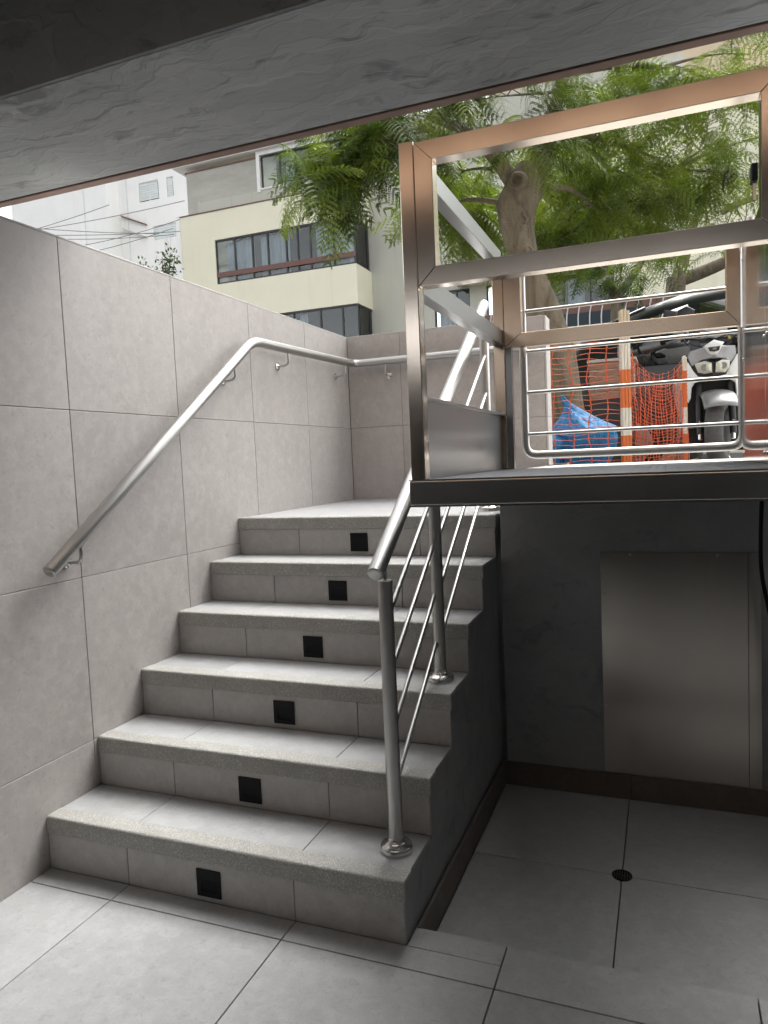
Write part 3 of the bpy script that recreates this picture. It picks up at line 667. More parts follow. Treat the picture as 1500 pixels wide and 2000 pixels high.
# ---------------------------------------------------------------- barrier: posts and orange netting
t = NT('post_paint'); z = t.n('SeparateXYZ', {0: t.pos()}).outputs[2]
band = t.math('GREATER_THAN', t.math('FRACT', t.math('DIVIDE', t.math('SUBTRACT', z, 1.39), 0.42)), 0.42)
wd = t.noise(t.mapv(t.pos(), (30, 30, 2)), 3, 5)
c = t.mix(band, t.ramp(wd, [(0.3, (0.55, 0.50, 0.42)), (0.7, (0.75, 0.71, 0.62))]), (0.60, 0.15, 0.04))
top = t.math('GREATER_THAN', z, 1.985)
c = t.mix(top, c, t.ramp(wd, [(0.3, (0.42, 0.34, 0.22)), (0.7, (0.66, 0.56, 0.40))]))
t.done(Base_Color=c, Roughness=0.75)
plain('net_orange', (0.58, 0.10, 0.025), 0.55, var=0.1)
def post(x, y, z1, s, lab, rz):
    q = MB(); w = s/3
    for i in range(3): q.box(-s/2+i*w+0.0008, -s/2+(i+1)*w-0.0008, -s*0.42, s*0.42, 1.1505, z1+0.006*math.sin(i*2.1))
    o = q.build('wooden_post', MAT['post_paint'], None, bevel=0.002, loc=(x, y, 0)); o.rotation_euler = (0, 0, rz)
    return tag(o, lab, 'post', 'posts of the orange net barrier')
post(1.685, 3.19, 2.185, 0.058, 'orange and white banded wooden post between the two nets', 0.35)
post(2.045, 3.56, 1.905, 0.026, 'thinner pale wooden post beside the scooter', 0.5)
def net(lab, A, B, nx, nz, ztop, zbot, sag, wob, seed, off=0.0, diag=0.0, tk=1.0):
    rd = random.Random(seed); A = Vector(A); B = Vector(B); q = MB()
    nor = Vector((-(B-A).y, (B-A).x, 0)).normalized()
    ph = [rd.uniform(0, 6) for _ in range(6)]
    def P(u, w):
        zt = ztop(u) ; z = zt+(zbot-zt)*w
        z -= sag*math.sin(math.pi*u)*(1-w)*0.4
        p = A.lerp(B, u); d = wob*(math.sin(5*u*3.1+ph[0]+3*w)*0.6+math.sin(11*u+7*w+ph[1])*0.4)+off
        p = p+nor*d; return Vector((p.x+diag*w*0.03*math.sin(6*w+ph[2]), p.y, z+0.004*math.sin(23*u+ph[3]+9*w)))
    for j in range(nz+1):
        w = j/nz; jw = rd.uniform(-.25, .25)/nz
        q.tube([P(i/30, min(1, max(0, w+jw*math.sin(i*0.5+j)))) for i in range(31)], 0.0012*tk, 4, caps=False)
    for i in range(nx+1):
        u = i/nx; ju = rd.uniform(-.15, .15)/nx
        for k in range(2):
            q.tube([P(min(1, max(0, u+ju*math.sin(j*0.6+i)))+k*0.006*math.sin(j*1.57), j/24) for j in range(25)], 0.0016*tk, 4, caps=False)
        for j in range(nz+1):
            p = P(u, j/nz); q.box(p.x-0.0032, p.x+0.0032, p.y-0.002, p.y+0.002, p.z-0.0038, p.z+0.0038)
    e = thing('orange_net', (A.x, A.y, zbot), lab, 'safety net', 'orange safety netting')
    q.build('strands', MAT['net_orange'], e)['kind'] = 'stuff'; return e
net('orange plastic safety net stretched in front of the blue bag', (0.7, 2.86, 0), (1.685, 3.19, 0), 9, 22, lambda u: 1.97+0.03*u, 1.20, 0.02, 0.008, 1, tk=1.35)
net('crumpled double orange net hanging between the post and the scooter', (1.685, 3.19, 0), (2.058, 3.56, 0), 14, 26, lambda u: 2.03-0.14*u-0.30*math.sin(math.pi*min(1, u*1.0))*0.65, 1.20, 0.06, 0.015, 2, tk=0.95)
net('second loose layer of orange net behind the crumpled one', (1.70, 3.24, 0), (2.07, 3.62, 0), 11, 22, lambda u: 1.96-0.06*u-0.12*math.sin(math.pi*u), 1.18, 0.05, 0.02, 5, 0.03, 1.0, tk=0.7)

# ---------------------------------------------------------------- blue plastic bag
t = NT('bag_blue'); v = t.obj(); hb = t.noise(v, 4, 3, 0.5, 1.5)
t.done(Base_Color=t.ramp(hb, [(0.3, (0.012, 0.14, 0.36)), (0.7, (0.035, 0.27, 0.56))]), Roughness=0.45, Normal=t.bump(t.math('ADD', hb, t.math('ABSOLUTE', t.math('SUBTRACT', t.noise(v, 7, 2, 0.5, 1.5), 0.5))), 0.55, 0.06), Specular_IOR_Level=0.4)
def bag(name, loc, sx, sy, sz, knot, seed, lab):
    rd = random.Random(seed); q = MB(); nu, nv = 72, 36; ph = [rd.uniform(0, 6.28) for _ in range(12)]; vs = []
    for j in range(nv+1):
        w = j/nv
        for i in range(nu):
            a = 2*math.pi*i/nu
            r = (math.sin(math.pi*min(1, 0.08+w*0.92))**0.55)
            if w > 0.55: r *= max(0.12, 1-((w-0.55)/0.3)**0.8*0.78)
            fold = 0.13*abs(math.sin(4*a+ph[0]+5*w))*w + 0.10*abs(math.sin(7*a+ph[1]-7*w))*w + 0.10*math.sin(3*a+ph[2]+4*w) + 0.05*abs(math.sin(13*a+ph[3]+13*w)) - 0.15
            r = max(0.02, r*(1+fold)); zz = w**0.9
            x = sx*r*math.cos(a)+knot[0]*max(0, w-0.55)*1.6; yv = sy*r*math.sin(a)+knot[1]*max(0, w-0.55)
            vs.append((x, yv, sz*zz*(1+0.05*math.sin(2*a+ph[4])*w)))
    fs = [(j*nu+i, j*nu+(i+1) % nu, (j+1)*nu+(i+1) % nu, (j+1)*nu+i) for j in range(nv) for i in range(nu)]
    fs += [tuple(range(nu))[::-1], tuple(range(nv*nu, nv*nu+nu))]
    q.add(vs, fs); o = q.build(name, MAT['bag_blue'], None, True, loc=loc)
    return tag(o, lab, 'bag', 'blue bags behind the net')
bag('plastic_bag', (1.405, 3.46, 1.1505), 0.235, 0.16, 0.53, (-0.22, 0.0), 4, 'large crumpled blue plastic bag behind the orange net')
bag('plastic_bag', (1.12, 3.40, 1.1505), 0.16, 0.12, 0.40, (0.05, 0.0), 9, 'smaller blue plastic bag half hidden by the end of the wall')
# dry leaves on the landing
plain('leaf_dry', (0.28, 0.17, 0.08), 0.8)
for i, (px, py) in enumerate(((1348, 893), (1100, 900))):
    p = px_point(px, py, 3.9); q = MB()
    q.add([(-.035, 0, .002), (0, -.012, .004), (.04, 0, .012), (0, .012, .004)], [(0, 1, 2), (0, 2, 3)])
    o = q.build('dry_leaf', MAT['leaf_dry'], None, loc=(p.x, 2.35+i*0.1, UP_Z+0.001)); o.rotation_euler = (0, 0, 0.4+i)
    s_ = o.modifiers.new('thick', 'SOLIDIFY'); s_.thickness = 0.0008
    tag(o, ['small curled brown leaf on the landing near the scooter', 'small curled brown leaf on the landing beside the wall end'][i], 'leaf', 'dry leaves')
# ================================================================ scooter seen from the front
plain('paint_scooter_white', (0.74, 0.75, 0.73), 0.3, var=0.06, scale=9, coat=0.5)
plain('paint_scooter_grey', (0.33, 0.335, 0.34), 0.35, var=0.08, scale=9, coat=0.3)
plain('silver_plastic', (0.24, 0.24, 0.24), 0.33, metal=0.5, var=0.15, scale=8)
plain('tyre', (0.085, 0.082, 0.078), 0.85, var=0.25, scale=30, bump=0.4)
plain('dark_plastic', (0.02, 0.02, 0.021), 0.5)
plain('lens', (0.55, 0.54, 0.44), 0.12, var=0.2, scale=25, coat=1.0)
plain('chrome', (0.8, 0.8, 0.8), 0.12, metal=1.0, var=0.03)
plain('amber', (0.6, 0.45, 0.12), 0.3)
sc = local_thing('scooter', (2.262, 4.33, 1.151), math.radians(4), 'parked white and grey motor scooter facing the lift', 'scooter')
def part(name, q, m, parent=sc, smooth=True, bevel=0): return q.build(name, MAT[m], parent, smooth, bevel)
def wheel(cy, cx, steer, pn):
    q = MB(); n, k = 36, 12; v = []; Rm, rm = 0.195, 0.062
    for i in range(n):
        a = 2*math.pi*i/n
        for j in range(k):
            b = 2*math.pi*j/k; w = rm*math.sin(b)*1.05; r = Rm+rm*math.cos(b)
            if (i+j) % 3 == 0 and math.cos(b) > 0.25: r -= 0.006
            x, yv = w, r*math.cos(a); xr = x*math.cos(steer)-yv*math.sin(steer); yr = x*math.sin(steer)+yv*math.cos(steer)
            v.append((cx+xr, cy+yr, 0.258+r*math.sin(a)))
    f = [(i*k+j, i*k+(j+1) % k, ((i+1) % n)*k+(j+1) % k, ((i+1) % n)*k+j) for i in range(n) for j in range(k)]
    w = part(pn, MB().add(v, f), 'tyre')
    q = MB().lathe([(0.15, -0.03), (0.155, -0.012), (0.05, 0.0), (0.155, 0.012), (0.15, 0.03)], (0, 0, 0), 24, 'x')
    q.v = [(cx+x*math.cos(steer)-yv*math.sin(steer), cy+x*math.sin(steer)+yv*math.cos(steer), 0.258+z) for x, yv, z in q.v]
    part('rim', q, 'dark_plastic', w); return w
wheel(-0.02, 0.03, math.radians(-16), 'front_tyre'); wheel(1.28, 0.0, 0, 'rear_tyre')
for sgn, x in ((-1, -0.095), (1, 0.135)):
    f_ = part('fork_leg', MB().tube([(x, -0.03, 0.24), (x, 0.02, 0.42), (x*0.95, 0.05, 0.64)], [0.024, 0.026, 0.022], 12), 'dark_plastic')
    part('fork_slider', MB().tube([(x, -0.035, 0.20), (x, -0.01, 0.34)], [0.016, 0.018], 10), 'chrome', f_)
# front fender: half shell over the tyre
q = MB(); v = []; n, k = 14, 8
for i in range(n+1):
    a = math.radians(35+115*i/n); 
    for j in range(k+1):
        b = math.radians(-80+160*j/k); w = 0.125*math.sin(b); r = 0.285+0.05*math.cos(b)
        v.append((0.02+w+0.05*math.cos(a)*0.3, -0.01-r*math.cos(a)*0.95, 0.258+r*math.sin(a)*0.95))
f = [(i*(k+1)+j, i*(k+1)+j+1, (i+1)*(k+1)+j+1, (i+1)*(k+1)+j) for i in range(n) for j in range(k)]
fe = part('front_fender', MB().add(v, f), 'silver_plastic'); m_ = fe.modifiers.new('thick', 'SOLIDIFY'); m_.thickness = 0.004
# leg shield: two arms and a band below the headlights, curved back at the sides
BK = 0.22
def shield(poly, y, bulge, depth=0.03): return MB().pillow(poly, y, depth, bulge, BK)
armL = [(-0.173, 0.80), (-0.20, 0.72), (-0.205, 0.61), (-0.173, 0.487), (-0.155, 0.52), (-0.148, 0.60), (-0.128, 0.632), (-0.10, 0.68), (-0.132, 0.72)]
armR = [(0.172, 0.834), (0.118, 0.742), (0.092, 0.686), (0.124, 0.645), (0.157, 0.62), (0.166, 0.505), (0.192, 0.55), (0.207, 0.66), (0.199, 0.773)]
band = [(-0.134, 0.634), (-0.09, 0.648), (0.0, 0.650), (0.10, 0.648), (0.123, 0.646), (0.094, 0.684), (0.04, 0.674), (-0.04, 0.672), (-0.10, 0.679)]
part('leg_shield', shield(armL, -0.03, 0.012), 'paint_scooter_white'); part('leg_shield', shield(armR, -0.03, 0.012), 'paint_scooter_white')
part('lower_band', shield(band, -0.045, 0.010), 'paint_scooter_white')
cowl = [(-0.168, 0.835), (-0.150, 0.880), (-0.085, 0.892), (0.0, 0.90), (0.085, 0.900), (0.160, 0.898), (0.168, 0.828), (0.131, 0.775), (0.110, 0.804), (0.03, 0.806), (-0.03, 0.806), (-0.10, 0.798), (-0.146, 0.764)]
part('front_cowl', MB().pillow(cowl, -0.05, 0.16, 0.03, 0.45), 'paint_scooter_grey')
beak = [(-0.068, 0.898), (0.0, 0.940), (0.070, 0.914), (0.042, 0.861), (0.020, 0.830), (-0.022, 0.830), (-0.045, 0.861)]
bk_ = part('beak_panel', MB().pillow(beak, -0.085, 0.10, 0.022), 'paint_scooter_white')
part('badge_recess', MB().pillow([(-0.043, 0.882), (0.040, 0.886), (0.032, 0.855), (0.0, 0.848), (-0.032, 0.853)], -0.1105, 0.01, 0.003), 'dark_plastic', bk_)
part('badge', MB().pillow([(-0.014, 0.874), (0.014, 0.875), (0.012, 0.862), (-0.012, 0.861)], -0.116, 0.004, 0.002), 'silver_plastic', bk_)
part('lamp_surround', MB().pillow([(-0.138, 0.785), (-0.06, 0.80), (0.0, 0.782), (0.06, 0.802), (0.132, 0.79), (0.125, 0.73), (0.09, 0.69), (0.0, 0.678), (-0.095, 0.686), (-0.132, 0.73)], -0.04, 0.05, 0.012, 0.4), 'dark_plastic')
for poly in ([(-0.128, 0.778), (-0.058, 0.793), (-0.012, 0.774), (-0.008, 0.70), (-0.06, 0.695), (-0.105, 0.712)], [(0.016, 0.774), (0.062, 0.795), (0.118, 0.786), (0.116, 0.735), (0.085, 0.698), (0.012, 0.700)]):
    h = part('headlight', MB().pillow(poly, -0.058, 0.03, 0.016, 0.35), 'lens')
    cx = sum(p[0] for p in poly)/len(poly); cz = sum(p[1] for p in poly)/len(poly)
    part('reflector', MB().lathe([(0.026, -0.0795+0.35*abs(cx)+0.004), (0.024, -0.0815+0.35*abs(cx)), (0.010, -0.079+0.35*abs(cx))], (cx, 0, cz), 18, 'y'), 'silver_plastic', h)
# belly, legs of the body behind the wheel
q = MB()
for sgn in (-1, 1):
    q.prism([(0.06, 0.84), (0.10, 0.45), (0.18, 0.16), (0.60, 0.12), (0.62, 0.30), (0.30, 0.36), (0.22, 0.84)], 'x', sgn*0.19-0.018, sgn*0.19+0.018)
q.box(-0.172, 0.172, 0.16, 0.20, 0.30, 0.86); q.box(-0.172, 0.172, 0.20, 0.62, 0.13, 0.30)
part('inner_body', q, 'dark_plastic', sc, False, 0.008)
for sgn in (-1, 1):
    part('side_fairing', MB().prism([(0.10, 0.62), (0.16, 0.34), (0.30, 0.24), (0.40, 0.30), (0.24, 0.60)], 'x', sgn*0.2085-0.004, sgn*0.2085+0.014), 'paint_scooter_grey', sc, False, 0.006)
    part('indicator', MB().pillow([(sgn*0.205, 0.66), (sgn*0.225, 0.64), (sgn*0.222, 0.60), (sgn*0.206, 0.59)], 0.06, 0.03, 0.006), 'amber')
q = MB().prism([(0.60, 0.30), (0.62, 0.62), (0.80, 0.72), (1.62, 0.80), (1.70, 0.70), (1.30, 0.50), (0.95, 0.34)], 'x', -0.15, 0.15); part('tail_body', q, 'paint_scooter_white', sc, False, 0.03)
part('seat', MB().prism([(0.64, 0.66), (0.80, 0.76), (1.10, 0.78), (1.20, 0.86), (1.62, 0.88), (1.62, 0.80), (0.80, 0.72)], 'x', -0.14, 0.14), 'rubber_black', sc, False, 0.02)
# windscreen / dash, handlebar, levers, reservoirs, mirrors
part('dash_hood', MB().pillow([(-0.055, 1.04), (-0.02, 1.085), (0.05, 1.09), (0.105, 1.06), (0.10, 1.0), (0.03, 0.965), (-0.03, 0.975)], -0.02, 0.12, 0.035), 'paint_scooter_grey')
part('windscreen', MB().pillow([(-0.04, 1.06), (0.0, 1.11), (0.07, 1.11), (0.095, 1.06), (0.03, 1.02)], -0.035, 0.01, 0.01), 'lens')
hb = part('handlebar', MB().tube(fillet([(-0.34, 0.17, 0.985), (-0.20, 0.10, 1.0), (-0.06, 0.06, 0.96), (0.08, 0.06, 0.96), (0.22, 0.10, 1.0), (0.36, 0.17, 0.985)], 0.05), 0.013, 10), 'dark_plastic')
for sgn in (-1, 1):
    part('grip', MB().tube([(sgn*0.25+0.01, 0.118, 0.996), (sgn*0.36+0.01, 0.175, 0.984)], 0.02, 12), 'rubber_black', hb)
    part('brake_lever', MB().tube(fillet([(sgn*0.14+0.01, 0.05, 0.985), (sgn*0.20+0.01, 0.02, 0.985), (sgn*0.33+0.01, 0.09, 0.965)], 0.03), 0.007, 8), 'silver_plastic', hb)
    part('switch_housing', MB().box(sgn*0.195-0.028+0.01, sgn*0.195+0.028+0.01, 0.06, 0.12, 0.965, 1.02), 'silver_plastic' if sgn > 0 else 'dark_plastic', hb, False, 0.006)
    part('mirror_stalk', MB().tube(fillet([(sgn*0.17, 0.10, 1.0), (sgn*0.20, 0.10, 1.10), (sgn*0.27, 0.08, 1.17)], 0.05), 0.005, 8), 'dark_plastic', hb)
    part('mirror', MB().pillow([(sgn*0.23, 1.20), (sgn*0.33, 1.22), (sgn*0.34, 1.16), (sgn*0.25, 1.14)], 0.07, 0.03, 0.015), 'dark_plastic', hb)
part('brake_light_ring', MB().lathe([(0.012, 0.045), (0.012, 0.035), (0.008, 0.033)], (0.125, 0, 0.965), 14, 'y'), 'amber', hb)
for s0, pts in enumerate(([(-0.13, 0.06, 0.99), (-0.16, 0.0, 0.93), (-0.06, 0.0, 0.90), (-0.03, 0.05, 0.88)], [(-0.18, 0.05, 1.0), (-0.2, -0.01, 0.95), (-0.17, -0.01, 0.925), (-0.15, 0.03, 0.96)], [(0.12, 0.06, 0.99), (0.15, 0.0, 0.95), (0.09, 0.0, 0.92), (0.05, 0.05, 0.9)])):
    part('brake_hose', MB().tube(fillet(pts, 0.06, 8), 0.0045, 7), 'rubber_black')
part('crash_bar', MB().tube(fillet([(-0.17, 0.1, 0.34), (-0.27, 0.16, 0.33), (-0.3, 0.3, 0.33)], 0.04), 0.012, 8), 'dark_plastic')
part('stand', MB().tube([(0.14, 0.55, 0.14), (0.20, 0.50, 0.012)], 0.012, 8), 'chrome')

# ================================================================ dark van parked along the kerb, nose to the left
plain('paint_van', (0.012, 0.013, 0.015), 0.30, var=0.05, coat=0.25)
plain('glass_van', (0.010, 0.011, 0.012), 0.05, var=0.02, coat=1.0)
van = local_thing('parked_van', (0.62, 7.12, 1.031), 0.06, 'dark grey van parked across the street side behind the scooter', 'van')
#       x     zbot  zbelt zwin  zroof  half widths: sill belt roof
ST = [(0.00, 0.34, 0.76, 0.80, 0.84, 0.70, 0.72, 0.60), (0.10, 0.26, 0.94, 1.02, 1.10, 0.80, 0.82, 0.70), (0.28, 0.24, 1.06, 1.24, 1.38, 0.85, 0.87, 0.74),
      (0.45, 0.24, 1.08, 1.41, 1.57, 0.87, 0.89, 0.73), (0.75, 0.24, 1.10, 1.53, 1.70, 0.88, 0.90, 0.71), (1.10, 0.24, 1.10, 1.66, 1.83, 0.88, 0.90, 0.70), (1.55, 0.24, 1.10, 1.77, 1.95, 0.88, 0.90, 0.70),
      (3.0, 0.24, 1.10, 1.86, 2.05, 0.88, 0.90, 0.71), (4.2, 0.24, 1.10, 1.85, 2.04, 0.88, 0.90, 0.71), (4.75, 0.26, 1.10, 1.72, 1.95, 0.87, 0.88, 0.68), (4.95, 0.34, 1.06, 1.32, 1.44, 0.84, 0.86, 0.66)]
def sect(s):
    x, zb, zt, zw, zr, ws, wb, wr = s
    half = [(ws*0.8, zb-0.02), (ws, zb+0.06), (wb+0.01, (zb+zt)/2), (wb, zt), (wr+0.04+(wb-wr-0.04)*0.35, zt+(zw-zt)*0.6), (wr+0.03, zw), (wr-0.06, zr-0.05*(zr-zw)/0.2-0.02), (wr*0.45, zr)]
    return [(x, -a, b) for a, b in half] + [(x, a, b) for a, b in half[::-1]]
rings = [sect(s) for s in ST]; n = 16; v = [p for r in rings for p in r]
f = [(i*n+k, i*n+(k+1) % n, (i+1)*n+(k+1) % n, (i+1)*n+k) for i in range(len(rings)-1) for k in range(n)]
f += [tuple(range(n)), tuple(range((len(rings)-1)*n, len(rings)*n))]
b = MB().add(v, f).build('body', MAT['paint_van'], van, True)
def side_pane(i0, i1, nm, sgn, a0=0.06, a1=0.94):
    q = MB(); vs = []
    ks = (3, 4, 5) if sgn < 0 else (12, 11, 10)
    for i in range(i0, i1+1):
        for k in ks:
            p = Vector(rings[i][k]); vs.append((p.x + (0.05 if i == i0 else -0.05 if i == i1 else 0), p.y+sgn*0.006, p.z + (0.03 if k == ks[0] else -0.03 if k == ks[2] else 0)))
    m = i1-i0
    q.add(vs, [(i*3+k, (i+1)*3+k, (i+1)*3+k+1, i*3+k+1) for i in range(m) for k in range(2)])
    o = q.build(nm, MAT['glass_van'], van, True); s_ = o.modifiers.new('thick', 'SOLIDIFY'); s_.thickness = 0.004; s_.offset = 1
for sg in (-1, 1):
    side_pane(4, 6, 'front_window', sg); side_pane(6, 7, 'side_window', sg); side_pane(7, 8, 'side_window', sg)
q = MB(); vs = []
for i in (3, 4, 5):
    for k in (6, 7, 8, 9): p = Vector(rings[i][k]); vs.append((p.x-0.012, p.y, p.z+0.012))
q.add(vs, [(i*4+k, (i+1)*4+k, (i+1)*4+k+1, i*4+k+1) for i in range(2) for k in range(3)])
o = q.build('windscreen', MAT['glass_van'], van, True); s_ = o.modifiers.new('thick', 'SOLIDIFY'); s_.thickness = 0.004
for x in (0.92, 3.95):
    for sg in (-1, 1):
        w = MB().lathe([(0.20, -0.09), (0.32, -0.10), (0.335, -0.06), (0.335, 0.06), (0.32, 0.10), (0.2, 0.09)], (x, sg*0.80, 0.335), 28, 'y').build('tyre', MAT['rubber_black'], van, True)
        MB().lathe([(0.21, -0.105), (0.2, -0.112), (0.05, -0.10), (0.05, 0.1), (0.2, 0.112), (0.21, 0.105)], (x, sg*0.80, 0.335), 20, 'y').build('rim', MAT['silver_plastic'], w, True)
for sg in (-1, 1):
    m_ = MB().pillow([(1.34, 1.62), (1.46, 1.68), (1.54, 1.63), (1.52, 1.52), (1.38, 1.51)], sg*1.02, 0.10, 0.03).build('wing_mirror', MAT['dark_plastic'], van, True)
    MB().box(0.02, 0.30, sg*0.70-0.08, sg*0.70+0.08, 0.70, 0.84).build('headlight', MAT['lens'], van, bevel=0.03)
MB().box(-0.06, 0.12, -0.80, 0.80, 0.26, 0.50).build('bumper', MAT['dark_plastic'], van, bevel=0.04)
MB().tube([(1.9, -0.60, 2.00), (4.4, -0.60, 2.06)], 0.02, 8).build('roof_rail', MAT['silver_plastic'], van, True)

# brick faced block behind the net, added in place of a car window reflection
bp = thing('brick_reflection', (1.30, 5.7, 1.15), 'brick faced stand-in for a window reflection on a dark base behind the orange net', 'reflection_block')
bx0, bx1, by0, by1 = 1.25, 1.66, 5.55, 5.95
MB().box(bx0, bx1, by0, by1, 1.151, 1.80).build('base', MAT['room_dark'], bp, bevel=0.01)
MB().box(bx0+0.006, bx1-0.006, by0+0.006, by1-0.006, 1.8005, 2.15).build('mortar_core', MAT['concrete_pale'], bp)
for r_ in range(5):
    z0 = 1.803+r_*0.07; xo = bx0-0.004-(0.07 if r_ % 2 else 0); x = xo
    while x < bx1-0.01:
        a, b_ = max(x, bx0-0.004), min(x+0.13, bx1+0.004)
        if b_-a > 0.02: tile(bp, a, b_, by0-0.008, by0+0.005, z0, z0+0.06, 'brick_red', 0.003, 'brick')
        x += 0.14
MB().box(bx0-0.02, bx1+0.02, by0-0.02, by1, 2.151, 2.175).build('cap', MAT['concrete_pale'], bp)

# low picket fence across the street
gf = thing('picket_fence', (-0.6, 15, 1.15), 'low fence of curved white pickets with a red band across the street', 'fence')
yy = 14.8; zb = px_point(1110, 645, 16).z
MB().box(-2.6, 3.2, yy+0.10, yy+0.3, 1.151, zb-0.05).build('base', MAT['concrete_raw'], gf)
MB().box(-2.6, 3.2, yy+0.10, yy+0.3, zb+0.34, zb+0.52).build('backing', MAT['terracotta'], gf)
MB().box(-2.6, -0.45, yy+0.10, yy+0.298, zb-0.049, zb+0.339).build('green_panel', plain('green_panel', (0.03, 0.09, 0.025), 0.6), gf)
MB().box(-0.449, 3.2, yy+0.10, yy+0.298, zb-0.049, zb+0.339).build('blue_panel', plain('blue_panel', (0.015, 0.03, 0.04), 0.6), gf)
MB().box(-2.6, 3.2, yy, yy+0.03, zb+0.02, zb+0.045).build('rail', MAT['frame_white'], gf)
for i in range(24):
    x = -2.5+i*0.245
    MB().tube(fillet([(x, yy-0.01, zb), (x, yy-0.012, zb+0.28), (x+0.06, yy-0.10, zb+0.50)], 0.15), 0.013, 6).build('picket', MAT['frame_white'], gf, True)
# ================================================================ trees
t = NT('bark'); v = t.obj()
b1 = t.noise(t.mapv(v, (1, 1, 0.35)), 9, 6, 0.65, 0.8); kn = t.n('TexVoronoi', {'Vector': t.mapv(v, (1, 1, 0.55)), 'Scale': 7.0, 'Randomness': 1.0}).outputs['Distance']
c = t.ramp(b1, [(0.25, (0.07, 0.055, 0.036)), (0.5, (0.17, 0.138, 0.094)), (0.75, (0.27, 0.225, 0.16))])
c = t.mix(t.ramp(kn, [(0.03, 0.75), (0.13, 0.0)]), c, (0.07, 0.045, 0.03))
t.done(Base_Color=c, Roughness=0.9, Normal=t.bump(t.math('ADD', b1, t.math('MULTIPLY', t.noise(v, 42, 5), 0.4)), 0.8, 0.03))
plain('bark_dark', (0.12, 0.10, 0.075), 0.9, var=0.3, scale=20, bump=0.4)
def mat_leaf(name, a, b, d):
    t = NT(name); oi = t.n('ObjectInfo').outputs['Random']
    nz = t.math('ADD', t.math('MULTIPLY', t.noise(t.pos(), 2.6, 3), 0.8), t.math('MULTIPLY', t.math('SUBTRACT', oi, 0.5), 0.5))
    c = t.ramp(nz, [(0.22, a), (0.42, b), (0.62, d)])
    p = t.n('BsdfPrincipled', {'Base Color': c, 'Roughness': 0.45, 'Specular IOR Level': 0.35}); tr = t.n('BsdfTranslucent', {'Color': t.mix(1.0, c, (1.35, 1.5, 0.7), 'MULTIPLY')})
    mx = t.n('MixShader', {0: 0.38}); t.t.links.new(p.outputs[0], mx.inputs[1]); t.t.links.new(tr.outputs[0], mx.inputs[2]); t.t.links.new(mx.outputs[0], t.out.inputs[0])
mat_leaf('leaf', (0.026, 0.046, 0.008), (0.075, 0.112, 0.016), (0.165, 0.21, 0.03))

def frond_arrays(seed, nleaf=8, npin=13, droop=0.35, width=0.033):
    """a twice-feathered leaf, 1 long, lying along +x with leaflets as narrow blades"""
    rd = random.Random(seed); V = []; F = []
    def rach(s): return np.array([s*(1-0.12*droop*s), 0.05*math.sin(2.2*s+seed), 0.10*math.sin(s*1.5)-droop*s*s])
    rp = [rach(i/8) for i in range(9)]
    for i in range(9):
        w = 0.006*(1-i/9)+0.0015; p = rp[i]; V.append(p+np.array([0, w, 0])); V.append(p-np.array([0, w, 0]))
    F += [(2*i, 2*i+1, 2*i+3, 2*i+2) for i in range(8)]
    for k in range(npin):
        s = 0.10+0.88*k/(npin-1); L = 0.27*(math.sin(math.pi*(0.16+0.72*s))**0.9)*rd.uniform(0.85, 1.1)
        base = rach(s); tan = rach(min(1, s+0.02))-rach(s-0.02); tan /= np.linalg.norm(tan)
        for sd in (-1, 1):
            lat = np.array([0, sd, 0.0]); fwd = 0.42+0.35*s+rd.uniform(-.08, .08)
            d = tan*fwd+lat*(1-0.25*s)+np.array([0, 0, 0.10]); d /= np.linalg.norm(d); dr = rd.uniform(0.25, 0.6)
            for j in range(nleaf):
                u = (j+0.6)/nleaf; c = base+d*L*u+np.array([0, 0, -dr*L*u*u]); dd = d*1.0+np.array([0, 0, -2*dr*u]); dd /= np.linalg.norm(dd)
                side = np.cross(dd, np.array([0, 0, 1.0])); side /= (np.linalg.norm(side)+1e-9); up = np.cross(side, dd)
                ll = 0.033*(1.0-0.5*u)*rd.uniform(0.85, 1.15); ww = width
                for q in (-1, 1):
                    ld = side*q*0.86+dd*0.5+up*0.12; tip = c+ld*ll; mid = c+ld*ll*0.5
                    b = len(V); V += [c, mid+dd*ww*0.6, tip, mid-dd*ww*0.6]; F.append((b, b+1, b+2, b+3))
    return np.array(V), np.array(F, dtype=np.int32)
def mesh_np(name, V, F, m):
    me = bpy.data.meshes.new(name); nf = len(F)
    me.vertices.add(len(V)); me.vertices.foreach_set('co', V.astype(np.float32).ravel())
    me.loops.add(nf*4); me.loops.foreach_set('vertex_index', F.ravel().astype(np.int32))
    me.polygons.add(nf); me.polygons.foreach_set('loop_start', np.arange(0, nf*4, 4, dtype=np.int32)); me.polygons.foreach_set('loop_total', np.full(nf, 4, dtype=np.int32))
    me.materials.append(m); me.update(calc_edges=True); me.validate(); return me
FR = [frond_arrays(i, 8, 11, (0.25, 0.45, 0.7, 0.35)[i]) for i in range(4)]
FRL = [frond_arrays(10+i, 6, 10, (0.3, 0.5, 0.7)[i], 0.040) for i in range(3)]
FRM = [mesh_np('frond', *a, MAT['leaf']) for a in FR]

def bezier(A, B, up, rd, n=10, j=0.06):
    A = Vector(A); B = Vector(B); M = (A+B)/2+Vector((rd.uniform(-j, j), rd.uniform(-j, j), up+rd.uniform(-j, j)))*((B-A).length)
    return [A*(1-t)**2+M*2*t*(1-t)+B*t*t for t in [i/n for i in range(n+1)]]

